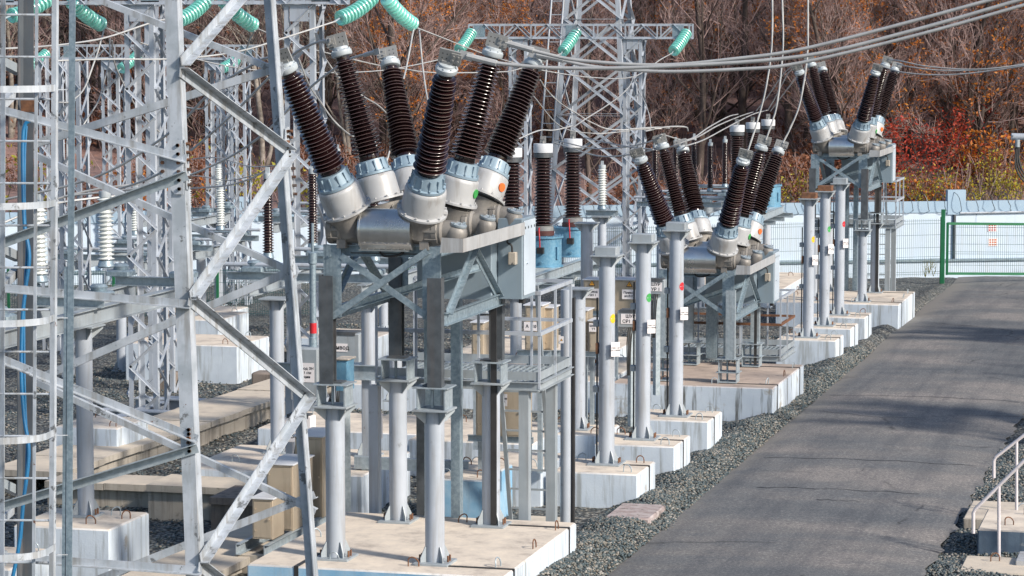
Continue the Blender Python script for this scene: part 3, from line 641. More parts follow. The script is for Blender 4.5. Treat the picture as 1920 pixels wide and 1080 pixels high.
# ================================================================== GROUND, ROAD
def grid(xs, ys, fz):
    m = MB(); nx = len(xs)
    m.v = [(x, y, fz(x, y)) for y in ys for x in xs]
    m.f = [(j * nx + i, j * nx + i + 1, (j + 1) * nx + i + 1, (j + 1) * nx + i) for j in range(len(ys) - 1) for i in range(nx - 1)]
    m.mi = [0] * len(m.f); return m
xs = [-260, -140, -80, -50] + [-40 + 2 * i for i in range(15)] + [-10 + .5 * i for i in range(18)] + [-1 + .12 * i for i in range(24)] + [1.9 + .35 * i for i in range(14)] + [7 + i * 1.5 for i in range(14)] + [34, 60, 140, 260]
ys = [-260, -120, -60, -30, -15] + [-8 + .5 * i for i in range(70)] + [27 + i for i in range(30)] + [58, 64, 72, 90, 140, 260]
def zground(x, y):
    z = zg(x, y); n = .035 * math.sin(x * 2.1 + y * 1.3) * math.sin(x * .9 - y * 1.7) + .02 * math.sin(5 * x + 3 * y)
    xl = 1.32 - .011 * y
    if xl < x < 4.85: n = min(n, 0)
    return z + n * .8
tag(grid(xs, ys, zground).build('ground', m_gravel, None, 60), kind='structure')
def jit(k, y): return .035 * math.sin(y * 3.1 + k) + .025 * math.sin(y * 7.7 + 2 * k) + .015 * math.sin(y * 17.3 + k)
rm = MB(); ry = [-60, -30, -10] + [-6 + .22 * i for i in range(150)] + [27.5 + i * .9 for i in range(25)] + [52.5]
nx = 9
for y in ry:
    xl, xr = 1.30 - .011 * y + jit(1, y), 4.93 + jit(4, y) + (0 if y < 46 else (y - 46) * .3)
    for i in range(nx):
        t = i / (nx - 1); rm.v.append((lerp(xl, xr, t), y, zroad(y) + .035 * math.sin(math.pi * t) - (.03 if i in (0, nx - 1) else 0)))
rm.f = [(j * nx + i, j * nx + i + 1, (j + 1) * nx + i + 1, (j + 1) * nx + i) for j in range(len(ry) - 1) for i in range(nx - 1)]; rm.mi = [0] * len(rm.f)
tag(rm.build('road', m_road, None, 60), kind='structure')
sm = MB()
for y, x0, x1 in ((9.9, 1.9, 4.2), (13.0, 1.5, 4.7), (21.5, 1.3, 4.9), (8.9, 2.9, 3.5)):
    k = 16; pts = [(lerp(x0, x1, i / k), y + .05 * math.sin(i * 1.3 + y) + rnd(-.015, .015)) for i in range(k + 1)]
    zz = lambda x, yy: zroad(yy) + .035 * math.sin(math.pi * (x - 1.2) / 3.7) + .005
    for (xa, ya), (xb, yb) in zip(pts[:-1], pts[1:]):
        w = rnd(.008, .017); sm.add([(xa, ya - w, zz(xa, ya)), (xb, yb - w, zz(xb, yb)), (xb, yb + w, zz(xb, yb)), (xa, ya + w, zz(xa, ya))], [(0, 1, 2, 3)])
tag(sm.build('road_seams', m_strip, None, 0), kind='structure')

# loose stones (nobody could count them): numpy mass of small faceted pebbles
def stones(n, sampler, smin, smax, seed):
    rg = np.random.default_rng(seed); t = (1 + 5 ** .5) / 2
    ico = np.array([(-1, t, 0), (1, t, 0), (-1, -t, 0), (1, -t, 0), (0, -1, t), (0, 1, t), (0, -1, -t), (0, 1, -t), (t, 0, -1), (t, 0, 1), (-t, 0, -1), (-t, 0, 1)]) / 1.9
    fc = np.array([(0, 11, 5), (0, 5, 1), (0, 1, 7), (0, 7, 10), (0, 10, 11), (1, 5, 9), (5, 11, 4), (11, 10, 2), (10, 7, 6), (7, 1, 8), (3, 9, 4), (3, 4, 2), (3, 2, 6), (3, 6, 8), (3, 8, 9), (4, 9, 5), (2, 4, 11), (6, 2, 10), (8, 6, 7), (9, 8, 1)])
    p = np.array([sampler(rg) for _ in range(n)]); s = rg.uniform(smin, smax, (n, 1, 1)) * np.stack([np.ones(n), rg.uniform(.6, 1, n), rg.uniform(.4, .75, n)], 1)[:, None, :]
    v = ico[None] * s * rg.uniform(.75, 1.2, (n, 12, 1)); a = rg.uniform(0, 6.28, n); tl = rg.uniform(-.5, .5, n)
    x = v[..., 0] * np.cos(a)[:, None] - v[..., 1] * np.sin(a)[:, None]; y = v[..., 0] * np.sin(a)[:, None] + v[..., 1] * np.cos(a)[:, None]
    z = v[..., 2] + x * tl[:, None]; vv = np.stack([x, y, z], 2) + p[:, None, :]
    return vv.reshape(-1, 3), (fc[None] + (np.arange(n) * 12)[:, None, None]).reshape(-1, 3), np.repeat(rg.random(n), 12)
def strip_left(rg):
    y = -4 + 34 * rg.random() ** 1.25; xl = 1.30 - .011 * y; x = xl - .95 + 1.0 * rg.random(); x = x + 0 if not (.45 < x < 1.15 and 6.1 < y < 7.35) else xl - .9 * rg.random() ** 3 + abs(rg.normal()) * .09 * (rg.random() < .22); return (x, y, zground(x, y) + (.012 if x < xl else .055))
def strip_right(rg):
    y = 2 + 14 * rg.random(); x = 4.9 + 1.3 * rg.random() ** 1.1; return (x, y, zground(x, y) + .01)
def yard(rg):
    y = 3 + 30 * rg.random(); x = -13.5 + 12.6 * rg.random(); return (x, y, zground(x, y) + .008)
parts = [stones(36000, strip_left, .010, .030, 1), stones(11000, strip_right, .012, .032, 2), stones(36000, yard, .014, .034, 3)]
vv, ff, tt, o = [], [], [], 0
for a, b, c_ in parts: vv.append(a); ff.append(b + o); tt.append(c_); o += len(a)
vv, ff, tt = np.concatenate(vv), np.concatenate(ff), np.concatenate(tt)
def np_mesh(name, v, f, mat, k=3):
    me = bpy.data.meshes.new(name); me.vertices.add(len(v)); me.vertices.foreach_set('co', v.astype(np.float32).ravel())
    me.loops.add(f.size); me.loops.foreach_set('vertex_index', f.astype(np.int32).ravel()); me.polygons.add(len(f)); me.polygons.foreach_set('loop_start', np.arange(0, f.size, k, dtype=np.int32))
    me.materials.append(mat); me.update(calc_edges=True); return me
me = np_mesh('gravel', vv, ff, m_stone); at_ = me.attributes.new('tone', 'FLOAT', 'POINT'); at_.data.foreach_set('value', tt.astype(np.float32))
o = bpy.data.objects.new('gravel', me); COL.objects.link(o); tag(o, 'loose grey gravel stones along the road edges and over the yard', 'gravel', kind='stuff')

# ================================================================== FOUNDATIONS
GP = 'white-washed concrete foundations'
NL = [(.3, .12, 0), (.62, .10, .2), (.93, .16, 1.3), (.97, .5, 1.5), (.96, .85, 1.5), (.55, .9, .4), (.08, .5, .9), (.02, .9, 1.4)]
pad(-1.97, -.58, .93, 2.8, 0, 'large concrete slab with blue-washed front edge under the nearest breaker', None, front=m_padb, loops=NL, strip=[(.06, -.15, 'x'), (.06, 2.42, 'x'), (-1.4, .2, 'y')])
for (y0, y1, yc), lab in zip(((7.72, 8.92, 8.54), (10.3, 11.5, 10.98), (12.95, 14.15, 13.49)),
        ('cracked white block under the tall column with the yellow dot', 'white block under the column with the green dot, between its two neighbours', 'white block under the column with the red dot, beside the second breaker slab')):
    pad(-.58, y0, .62, y1, -.22, lab, strip=[(.25, yc - .05, 'x')])
pad(-1.97, 17.65, .87, 21.1, -.29, 'long streaked white slab under the short-legged second breaker', m_pads, loops=NL, strip=[(.05, 18.1, 'x'), (.05, 20.6, 'x')])
for yc, lab in zip((27.44, 29.74, 32.05), ('white block under the front column of the far trio', 'white block under the middle column of the far trio', 'white block under the rear column of the far trio')):
    pad(-.58, yc - .55, .65, yc + .65, -.5, lab, strip=[(.25, yc + .05, 'x')])
pad(-1.97, 35.45, .93, 38.85, -.59, 'white slab with a dark stain under the farthest breaker', loops=NL, strip=[(.05, 36.0, 'x'), (.05, 38.4, 'x')])
pad(-1.75, 11.3, -.68, 12.5, -.25, 'white block behind the yellow-dot column block, half hidden by the platform post')
pad(-1.9, 7.7, -.72, 9.2, -.2, 'white block just left of the cracked block, behind the ladder')
pad(-1.62, 5.55, -.95, 7.0, -.02, 'bluish block under the beige cabinet behind the ladder', m_padb)
pad(-4.9, 17.9, -2.1, 21.5, -.3, 'wide white slab behind the platform, left of the second breaker slab')
pad(-5.45, .95, -4.23, 2.17, 0, 'tall white block carrying the round column at the lower left', loops=[(.3, .8, 0), (.75, .75, .3), (.7, .25, .4), (.92, .6, .6)])
pad(-5.6, -1.5, -4.35, -.3, 0, 'white block at the lower left edge behind the ladder cage')
pad(-5.3, 6.0, -2.75, 8.2, -.1, 'cracked white block under two columns behind the stainless cabinets', loops=[(.2, .3, 0), (.4, .75, .2), (.8, .2, 0)])
pad(-3.3, 9.9, -1.4, 12.2, -.2, 'white slab behind the nearest breaker legs')
pad(-6.2, 11.4, -3.6, 13.4, -.35, 'white slab behind the motor box and the steel beam')
pad(-9.6, 22.6, -7.9, 24.4, -.25, 'large pitted white block beside the lattice column foot')
pad(-12.2, 20.5, -9.9, 22.3, -.2, 'long white block with loops left of the pitted block')
pad(-13.4, 24.8, -11.9, 26.6, -.2, 'tall white block far behind the front tower leg')
pad(-14.9, 28.4, -13.3, 30.4, -.5, 'white block in the gravel near the low green fence')
pad(-6.9, -2.9, -5.7, -1.6, -.05, 'white block at the left edge below the blue cable')
pad(-8.6, 9.2, -7.6, 10.4, -.1, 'narrow white block with a loop left of the ladder cage')
pad(-6.5, 23.0, -3.4, 27.0, -.55, 'white slab under the blue current transformers')
pad(-5.6, 40.5, -2.9, 47.4, -.95, 'white slab under the distant current transformers')
pad(-6.9, 17.2, -5.3, 19.4, -.4, 'white block in the middle of the yard behind the drive box')
pad(5.39, 5.55, 7.2, 7.05, -.36, 'dark blue block by the handrails, right of the road', m_padd, zb=-1.0, loops=[(.2, .25, .4), (.3, .8, .2)])
pad(5.02, 7.65, 7.4, 9.05, -.60, 'pale slab behind the dark blue block by the handrails', m_conc, zb=-1.0, loops=[(.3, .5, .3)])
pad(5.3, 4.1, 7.0, 5.1, -.61, 'low pale slab with a loop at the lower right corner', m_conc, zb=-1.0, loops=[(.22, .7, .4)])
pad(-.62, 5.0, .42, 6.7, -.66, 'grey kerb slab at the foot of the cracked white block', m_conc, zb=-1.0, loops=[(.4, .4, .4)])
o = pad(.5, 6.2, 1.1, 7.3, -.54, 'chipped brownish pink block set in the gravel at the road edge', m_blk, zb=-1.0, loops=[])
# cable troughs: prefabricated walls with concrete lids
def trough(p0, p1, w, h, n, label, mat=None, over=.08):
    p0, p1 = V(p0), V(p1); d = (p1 - p0).normalized(); s = d.cross(V((0, 0, 1))).normalized(); L = (p1 - p0).length
    root = thing('cable_trough', label, 'cable trough', tuple((p0 + p1) / 2))
    for q in (-1, 1): MB().obox((p0 + p1) / 2 + s * (q * (w / 2 - .06)) + V((0, 0, h / 2 - .15)), d * (L / 2), s * .05, V((0, 0, h / 2 + .15))).build('trough_wall', mat or m_conc, root)
    for k in range(n):
        a = lerp(p0, p1, (k + .5) / n) + V((0, 0, h + .045 + rnd(-.008, .008))) + s * rnd(-.015, .015)
        MB().obox(a, d * (L / n / 2 - .006), s * (w / 2 + over), V((0, 0, .045))).build('trough_lid', mat or m_conc, root)
trough((-7.9, 6.6, -.75), (-7.9, 19.5, -.95), 1.0, .32, 9, 'long concrete cable trough running away through the left yard')
trough((-7.3, 6.3, -.74), (-5.55, 6.3, -.74), .6, .30, 2, 'short concrete trough at the left, across the long one')
trough((-5.5, 5.6, -.72), (-4.25, 5.6, -.72), .75, .42, 1, 'raised concrete trough section left of the brown-sided box')
trough((-4.2, 4.55, -.72), (-3.3, 4.55, -.72), .8, .5, 1, 'brown-sided concrete trough box behind the leaning brace', m_concd)
trough((-3.30, -1.2, -.70), (-3.30, 4.0, -.72), .85, .22, 4, 'broad tan trough lids beside the stainless cabinets')
trough((-12.6, 25.2, -1.05), (-9.6, 25.2, -1.05), .8, .25, 2, 'distant concrete trough in the gravel behind the front tower leg')
trough((-2.1, 3.6, -.64), (.5, 3.9, -.66), .8, .18, 3, 'grey trough lids behind the nearest breaker slab')

# ================================================================== BREAKERS AND PLATFORMS
B1 = breaker((0, 0, 0), 'nearest circuit breaker on tall round columns, brown bushings filling the picture centre')
breaker((0, 18.2, -.29), 'second circuit breaker, on short legs directly on its slab', cols=False)
dup(B1, (0, 36.0, -.59), 'farthest circuit breaker, on tall columns in front of the white wall')
P1 = platform((0, 0, 0), 'tall service platform with ladder behind the nearest breaker')
platform((0, 18.2, -.29), 'low service platform with rusty middle rail beside the second breaker', tall=False)
dup(P1, (0, 36.0, -.59), 'tall service platform with ladder behind the farthest breaker')
# unseen copies added across the road only to throw shadows on the asphalt
dup(B1, (9.3, 15.0, -.5), 'unseen circuit breaker copy added across the road to shade the asphalt')
dup(B1, (9.0, 30.5, -.9), 'second unseen circuit breaker copy added across the road to shade the asphalt')
dup(P1, (8.9, 21.3, -.75), 'unseen service platform copy added across the road to shade the asphalt')

# ================================================================== ROUND COLUMNS BY THE ROAD
GC = 'round columns beside the road'
def road_column(x, y, z, h, label, mark, strap_z, rust_top=False, tx=('ПЗН 110', 'ТН-1 В/ШК')):
    root = thing('pipe_column', label, 'column', (x, y, z), GC)
    pipe_post(root, x, y, z, z + h, .112, 'shaft', .23)
    c = MB().cbox(x - .155, y - .12, z + h + .006, x + .155, y + .12, z + h + .12, .01); c.build('cap_box', m_rusty if rust_top else m_grey, root)
    s = MB().lathe([(.1125, -.012), (.115, -.012), (.115, .012), (.1125, .012)], (x, y, z + strap_z), (0, 0, 1), 28)
    for q in (-1, 1): s.k = 1; s.cbox(x + q * .128 - .018, y - .07, z + strap_z - .075, x + q * .128 + .018, y + .05, z + strap_z + .075, .004); s.k = 0
    s.build('strap', [m_white, m_rusty], root)
    if mark:
        a = 1.12; m = MB(); R = .1135; hc = z + strap_z + .42
        for k in range(1):
            pts = [(math.cos(t), math.sin(t)) for t in [2 * math.pi * q / 18 for q in range(18)]]
            m.add([(x + R * math.sin(a + .06 * u / .06 * .5), y - R * math.cos(a + .5 * u), hc + .065 * v) for u, v in pts] + [(x + R * math.sin(a), y - R * math.cos(a), hc)], [(q, (q + 1) % 18, 18) for q in range(18)])
        m.v = [(x + (p[0] - x) * 1.012, y + (p[1] - y) * 1.012, p[2]) for p in m.v]; m.build('colour_dot', mark, root, 60)
    MB().box(x - .155, y + .02, z + .02, x - .135, y + .045, z + h - .6).build('earthing_bar', m_strip, root)
    bx = MB()
    for zz in (z + 1.0, z + h - 1.0): bx.cbox(x - .19, y - .04, zz, x - .115, y + .05, zz + .09, .008)
    bx.build('bar_clamp', m_grey, root)
    sg = sign('white plate strapped to the ' + label.split(',')[0], (x + .145, y - .105, z + strap_z), (.8, .6, 0), .13, .2, tx, .03, (0, 0, 1), None)
road_column(0, 8.54, -.22, 2.92, 'round column with a yellow dot, nearest of three by the road', m_yellow, 1.62)
road_column(0, 10.98, -.22, 2.92, 'round column with a green dot, middle of three by the road', m_greenm, 1.68)
road_column(0, 13.49, -.22, 2.92, 'round column with a red dot, rear of three by the road', m_red, 1.62)
road_column(0, 27.44, -.5, 2.86, 'rusty-topped column with a yellow dot, front of the far trio', m_yellow, 1.6, True)
road_column(0, 29.74, -.5, 2.88, 'rusty-topped column with a green dot, middle of the far trio', m_greenm, 1.65, True)
road_column(0, 32.05, -.5, 2.92, 'grey-topped column with a red dot, rear of the far trio', m_red, 1.6)

# ================================================================== CURRENT TRANSFORMERS
for i, (x, y, z, lab) in enumerate(((-4.62, 21.0, 1.22, 'blue-tanked current transformer half hidden by the nearest breaker'), (-4.62, 23.4, 1.20, 'blue-tanked current transformer with a red lead, beside the breaker cabinet'),
        (-4.62, 25.9, 1.20, 'blue-tanked current transformer with a red lead, right of its twin'), (-3.98, 41.5, .96, 'distant current transformer with white head, left of three'),
        (-3.98, 43.9, .95, 'distant current transformer with white head, middle of three'), (-3.98, 46.4, .95, 'distant current transformer with white head, right of three'))):
    if i == 0: CT = current_transformer((x, y, z), lab)
    else: dup(CT, (x, y, z), lab)
def steel_frame(label, x0, x1, y0, y1, zt, posts, zb=None, h=.2, group='steel support frames'):
    root = thing('support_frame', label, 'steel frame', ((x0 + x1) / 2, (y0 + y1) / 2, zt), group)
    for x in (x0, x1): MB().ibeam((x, y0, zt - h / 2), (x, y1, zt - h / 2), .12, h).build('beam', m_zinc, root)
    n = max(2, int((y1 - y0) / 1.3))
    for k in range(n + 1):
        y = lerp(y0 + .15, y1 - .15, k / n); MB().chan((x0 - .3, y, zt - h - .07), (x1 + .3, y, zt - h - .07), .06, .13, .01).build('cross_beam', m_zinc, root)
    for px, py in posts: pipe_post(root, px, py, zb if zb is not None else zg(px, py), zt - h - .14, .11, 'support_column', .2)
    return root
steel_frame('steel frame carrying the three blue current transformers', -4.95, -4.3, 20.3, 26.6, 1.2, [(-4.62, 21.3), (-4.62, 25.6)], -.55)
steel_frame('steel frame carrying the distant current transformers', -4.3, -3.65, 40.8, 47.1, .95, [(-3.98, 41.6), (-3.98, 46.3)], -.95)
# ================================================================== POST INSULATORS AND DISCONNECTORS
GB, GW = 'thin brown post insulators', 'white post insulators'
def disconnector(label, x0, x1, y0, y1, zt, cols, zc, rods=True):
    root = thing('disconnector_frame', label, 'disconnector', ((x0 + x1) / 2, (y0 + y1) / 2, zt), 'disconnector frames')
    for x in (x0, x1): MB().ibeam((x, y0, zt - .1), (x, y1, zt - .1), .13, .2).build('beam', m_grey, root)
    for k in range(3):
        y = lerp(y0 + .35, y1 - .35, k / 2)
        ex = .45 if rods else .12
        MB().chan((x0 - ex, y, zt + .06), (x1 + ex, y, zt + .06), .09, .12, .01).build('rail', m_zinc, root)
        if rods: MB().tube([(x0 - .5, y - .06, zt + .22), (x1 + .5, y - .06, zt + .24)], .032, 10).build('rod', m_white, root)
        if rods: MB().tube([(x0 - .3, y + .1, zt + .18), (x1 + .2, y + .1, zt + .16)], .022, 8).build('rod', m_galv, root)
        for x in (x0 - .05, x1 + .05): MB().cbox(x - .16, y - .13, zt + .125, x + .16, y + .13, zt + .20, .02).lathe([(.09, .2), (.11, .25), (.08, .28), (0, .28)], (x, y, zt), (0, 0, 1), 16).build('bearing', m_galv, root)
    for x, y in cols: pipe_post(root, x, y, zc, zt - .205, .10, 'support_column', .17)
    return root
disconnector('disconnector frame with rods, behind the nearest breaker and the tower leg', -4.95, -3.3, 7.7, 14.0, 2.28, [(-4.52, 7.62), (-3.19, 7.66), (-4.5, 13.2)], -.1)
disconnector('far disconnector frame above the second breaker', -5.2, -4.0, 36.6, 42.5, 1.52, [(-4.1, 37.2), (-4.1, 41.8), (-5.1, 37.2)], -.95)
disconnector('left disconnector frame on the round column behind the tower', -5.55, -4.78, -1.2, 5.0, 2.5, [(-4.87, 1.75), (-4.95, -.8)], 0, False)
disconnector('distant disconnector frame with white posts behind the front tower leg', -17.1, -15.9, 32.6, 36.2, 1.25, [(-16.1, 33.2), (-16.0, 35.6)], -1.05, False)
disconnector('distant disconnector frame beyond the lattice columns at the left', -13.6, -12.2, 21.0, 27.2, 1.3, [(-12.9, 22.0), (-12.9, 26.4)], -.95)
disconnector('disconnector frame with brown posts deep in the left yard', -10.4, -9.2, 24.0, 30.0, 1.9, [(-9.7, 25.0), (-9.7, 29.2)], -.9)
PB = post_insulator((-4.88, 8.3, 2.56), 'thin brown post insulator behind the leaning tower leg', 1.22, .085, m_brown, 26, GB)
for x, y, z, lab in ((-5.08, 10.85, 2.50, 'thin brown post insulator left of the nearest breaker bushings'), (-3.3, 8.3, 2.56, 'thin brown post insulator hidden behind the nearest left bushing'),
        (-3.25, 10.85, 2.50, 'thin brown post insulator behind the middle left bushing'), (-4.13, 38.55, 1.80, 'thin brown post insulator left of its twin, between the second breaker bushing fans'), (-4.13, 40.6, 1.80, 'thin brown post insulator right of its twin, between the second breaker bushing fans'),
        (-5.2, 37.0, 1.80, 'thin brown post insulator beside the second breaker left bushings'), (-5.2, 39.55, 1.80, 'thin brown post insulator behind the middle left bushing of the second breaker'), (-5.2, 42.0, 1.80, 'thin brown post insulator behind the rear left bushing of the second breaker'),
        (-9.2, 24.5, 2.18, 'brown post insulator deep in the left yard, near the dark lattice'), (-9.2, 27.0, 2.18, 'brown post insulator deep in the left yard, second of its row'), (-10.4, 24.5, 2.18, 'brown post insulator deep in the left yard by the blue cable'), (-10.4, 27.0, 2.18, 'brown post insulator deep in the left yard, rear of the pair by the cable')):
    dup(PB, (x, y, z), lab)
PW = post_insulator((-5.55, 4.05, 2.78), 'white post insulator on the left frame beside the lattice column', .98, .112, m_wpor, 15, GW)
for x, y, z, lab in ((-5.5, 1.9, 2.78, 'white post insulator behind the ladder cage'),): dup(PW, (x, y, z), lab)
PS = post_insulator((-15.9, 35.4, 1.53), 'distant white post insulator right of the front tower leg', .95, .105, m_wpor, 15, GW)
for x, y, z, lab in ((-15.9, 33.3, 1.53, 'distant white post insulator beside the gusset plate'), (-17.1, 34.6, 1.53, 'distant white post insulator left of the front tower leg'), (-12.3, 26.0, 1.58, 'distant white post insulator by the ladder strap'), (-13.5, 24.2, 1.58, 'distant white post insulator left of the blue cable'),
        (-4.55, 28.3, 2.0, 'white post insulator just right of the blue current transformers'), (-9.2, 36.5, 1.5, 'distant white post insulator behind the right tower leg')): dup(PS, (x, y, z), lab)
r_ = thing('post_stand', 'stand under the white post insulator right of the blue transformers', 'stand', (-4.55, 28.3, 2.0)); MB().chan((-4.9, 28.3, 1.93), (-4.2, 28.3, 1.93), .1, .12).build('beam', m_zinc, r_); pipe_post(r_, -4.55, 28.3, -1.0, 1.86, .09)
r_ = thing('post_stand', 'stand under the distant white post behind the right tower leg', 'stand', (-9.2, 36.5, 1.5)); MB().chan((-9.6, 36.5, 1.43), (-8.6, 36.5, 1.43), .1, .12).build('beam', m_zinc, r_); pipe_post(r_, -9.2, 36.5, -1.15, 1.36, .09)

# ================================================================== LATTICE GANTRIES
def gantry(label, y, x0, x1, cols, zb, zbase, h=.41, w=.5, n=7, cat='gantry'):
    root = thing('lattice_gantry', label, cat, (cols[0], y, zbase))
    for cx in cols:
        lattice_column('', '', cx, y, zbase, zb, .52, .5, .085, .46, parent=root, mat=m_white, lw=.045)
        MB().box(cx - .16, y - .262, zb - .28, cx + .16, y - .254, zb - .02).box(cx - .22, y - .27, zb - .03, cx + .22, y + .27, zb - .004).build('head_plate', m_white, root)
    truss_beam(root, (x0, y, zb), (x1, y, zb), h, w, n)
    for t in (.05, .47, .95): x = lerp(x0, x1, t); MB().box(x - .16, y - w / 2 - .008, zb + .04, x + .16, y - w / 2 - .002, zb + h - .04).build('hanger_plate', m_galv, root)
    return root
gantry('near lattice gantry whose beam crosses the top left of the picture', 14.36, -11.9, -5.72, (-9.2, -6.4), 6.22, -.75)
gantry('lattice gantry with a full truss beam right of the nearest breaker', 45.1, -12.09, -5.9, (-10.69, -7.47), 5.55, -1.3)
gantry('distant lattice gantry seen between the left tower bars', 42.6, -23.2, -17.4, (-21.7, -18.65), 4.98, -1.3)
lattice_column('lattice_mast', 'lattice mast between the ladder cage and the near gantry leg', -10.75, 19.0, -.9, 6.5, .5, .5, .08, .5)
lattice_column('lattice_mast', 'slim lattice mast behind the blue cable', -13.2, 20.5, -.95, 5.2, .45, .45, .075, .5)
lattice_column('lattice_mast', 'distant lattice mast right of the front tower leg', -16.6, 37.9, -1.2, 4.9, .42, .42, .075, .5)
for px, D, zt, lab in ((98, 58, 5.2, 'slim distant lattice mast behind the blue-grey post'), (312, 62, 5.0, 'slim distant lattice mast between the paired lattice columns and the front tower leg'), (452, 70, 5.1, 'slim distant lattice mast between the front tower legs')):
    p = at(px, 300, D=D); lattice_column('lattice_mast', lab, p.x, p.y, zg(p.x, p.y) - .1, zt, .4, .4, .065, .45, lw=.035)
# beams under the near gantry foot, on concrete stumps
root = thing('steel_base_frame', 'pair of I-beams under the lattice gantry leg on dark stumps', 'steel base', (-9.2, 14.36, -.6))
MB().ibeam((-9.75, 13.6, -.62), (-8.3, 13.6, -.62), .26, .30, .02).build('beam', m_white, root); MB().ibeam((-9.75, 15.1, -.62), (-8.5, 15.1, -.62), .26, .30, .02).build('beam', m_white, root); MB().ibeam((-9.2, 13.0, -.60), (-9.2, 15.6, -.60), .2, .2, .018).build('beam', m_white, root)
for x, y, lab in ((-9.4, 13.0, 'dark concrete stump left under the gantry base beams'), (-8.5, 13.9, 'dark concrete stump right under the gantry base beams'), (-9.0, 19.6, 'dark concrete stump behind the gantry base'), (-10.75, 19.0, 'dark stump under the lattice mast')):
    r_ = MB().cbox(x - .22, y - .22, zg(x, y) - .2, x + .22, y + .22, -.785 if y < 16 else zg(x, y) + .35, .03).build('concrete_stump', m_concd); tag(r_, lab, 'stump')
# tapering transmission tower in front of the wood
root = thing('transmission_tower', 'tall tapering lattice tower standing behind the truss gantry', 'lattice tower', (-9.4, 47.0, -1.35))
tc = V((-9.05, 47.6, 0))
def tl(i, j, z): q = 1.28 - .062 * (z + 1.35); return tc + V((i * q, j * q, z))
for i in (-1, 1):
    for j in (-1, 1): MB().angle(tl(i, j, -1.35), tl(i, j, 9.5), .13, .012, (0, -j, 0), sx=-i * j).build('leg', m_white, root)
lv = [-1.35, .3, 1.9, 3.4, 4.8, 6.1, 7.3, 8.4, 9.4]
for (a, b, c, d) in ((-1, -1, 1, -1), (1, -1, 1, 1), (1, 1, -1, 1), (-1, 1, -1, -1)):
    for k in range(len(lv) - 1):
        m = MB(); nrm = V((a + c, b + d, 0)); m.angle(tl(a, b, lv[k]), tl(c, d, lv[k + 1]), .07, .008, nrm); m.angle(tl(c, d, lv[k]), tl(a, b, lv[k + 1]), .07, .008, nrm)
        if k % 2 == 0: m.bar(tl(a, b, lv[k + 1]), tl(c, d, lv[k + 1]), .07, .008)
        m.build('cross_brace', m_white, root)
m = MB()
for x in (-.35, .0): m.bar(tl(-1, -1, -1) + V((x, -.15, 0)), tl(-1, -1, 9) + V((x, -.15, 0)), .04, .04)
for k in range(26): z = -1 + k * .38; m.bar(tl(-1, -1, z) + V((-.35, -.15, 0)), tl(-1, -1, z) + V((0, -.15, 0)), .025, .025)
m.build('ladder', m_white, root)

# ================================================================== FOREGROUND TOWER
root = thing('lattice_tower', 'large riveted lattice tower leg frame filling the left foreground', 'lattice tower', (-2.3, -3.6, -.7))
def legpt(k, py):
    d = {'FR': ((332, 0), (374, 1080), 25.0), 'BR': ((517, 0), (597, 1080), 27.9), 'BL': ((43, 0), (41, 1080), 28.55)}
    if k == 'FL':
        p = legpt('FR', py); q = legpt('BR', py); r = legpt('BL', py); return p + (r - q)
    (xa, ya), (xb, yb), D = d[k]; return at(lerp(xa, xb, py / 1080), py, D=D)
FN = {'F': V((0, -1, 0)), 'B': V((0, 1, 0)), 'R': V((1, 0, 0)), 'L': V((-1, 0, 0))}
def zleg(k): 
    p, q = legpt(k, -260), legpt(k, 1330); return p, q
for k, up, sx in (('FR', (0, 1, 0), -1), ('BR', (0, -1, 0), -1), ('BL', (0, -1, 0), 1), ('FL', (0, 1, 0), 1)):
    p, q = zleg(k); n = V((0, 0, -1)).cross(V(up)); s = (1 if n.x > 0 else -1)
    want = -1 if k in ('FR', 'BR') else 1
    b = MB(); b.angle(p, q, .125, .012, up, sx=want * s); 
    b.build('leg', m_tower if k != 'BL' else m_sdark, root)
    if k == 'FR':     # second angle: the front leg is a built-up section below the splice
        b = MB(); off = V((.004, -.004, 0)); b.angle(legpt(k, 268) + off, q + off, .135, .012, up, sx=want * s).build('splice_angle', m_tower, root)
def brace(f, a, b, w=.09, inner=0, name='brace', flip=1, mat=None):
    n = FN[f]; p, q = legpt(*a) + n * (.012 + .0 * inner), legpt(*b) + n * (.012)
    d = (q - p).normalized(); p, q = p - d * .03, q + d * .03
    MB().angle(p + n * (.012 * inner), q + n * (.012 * inner), w, .009, n, sx=flip).build(name, mat or m_tower, root)
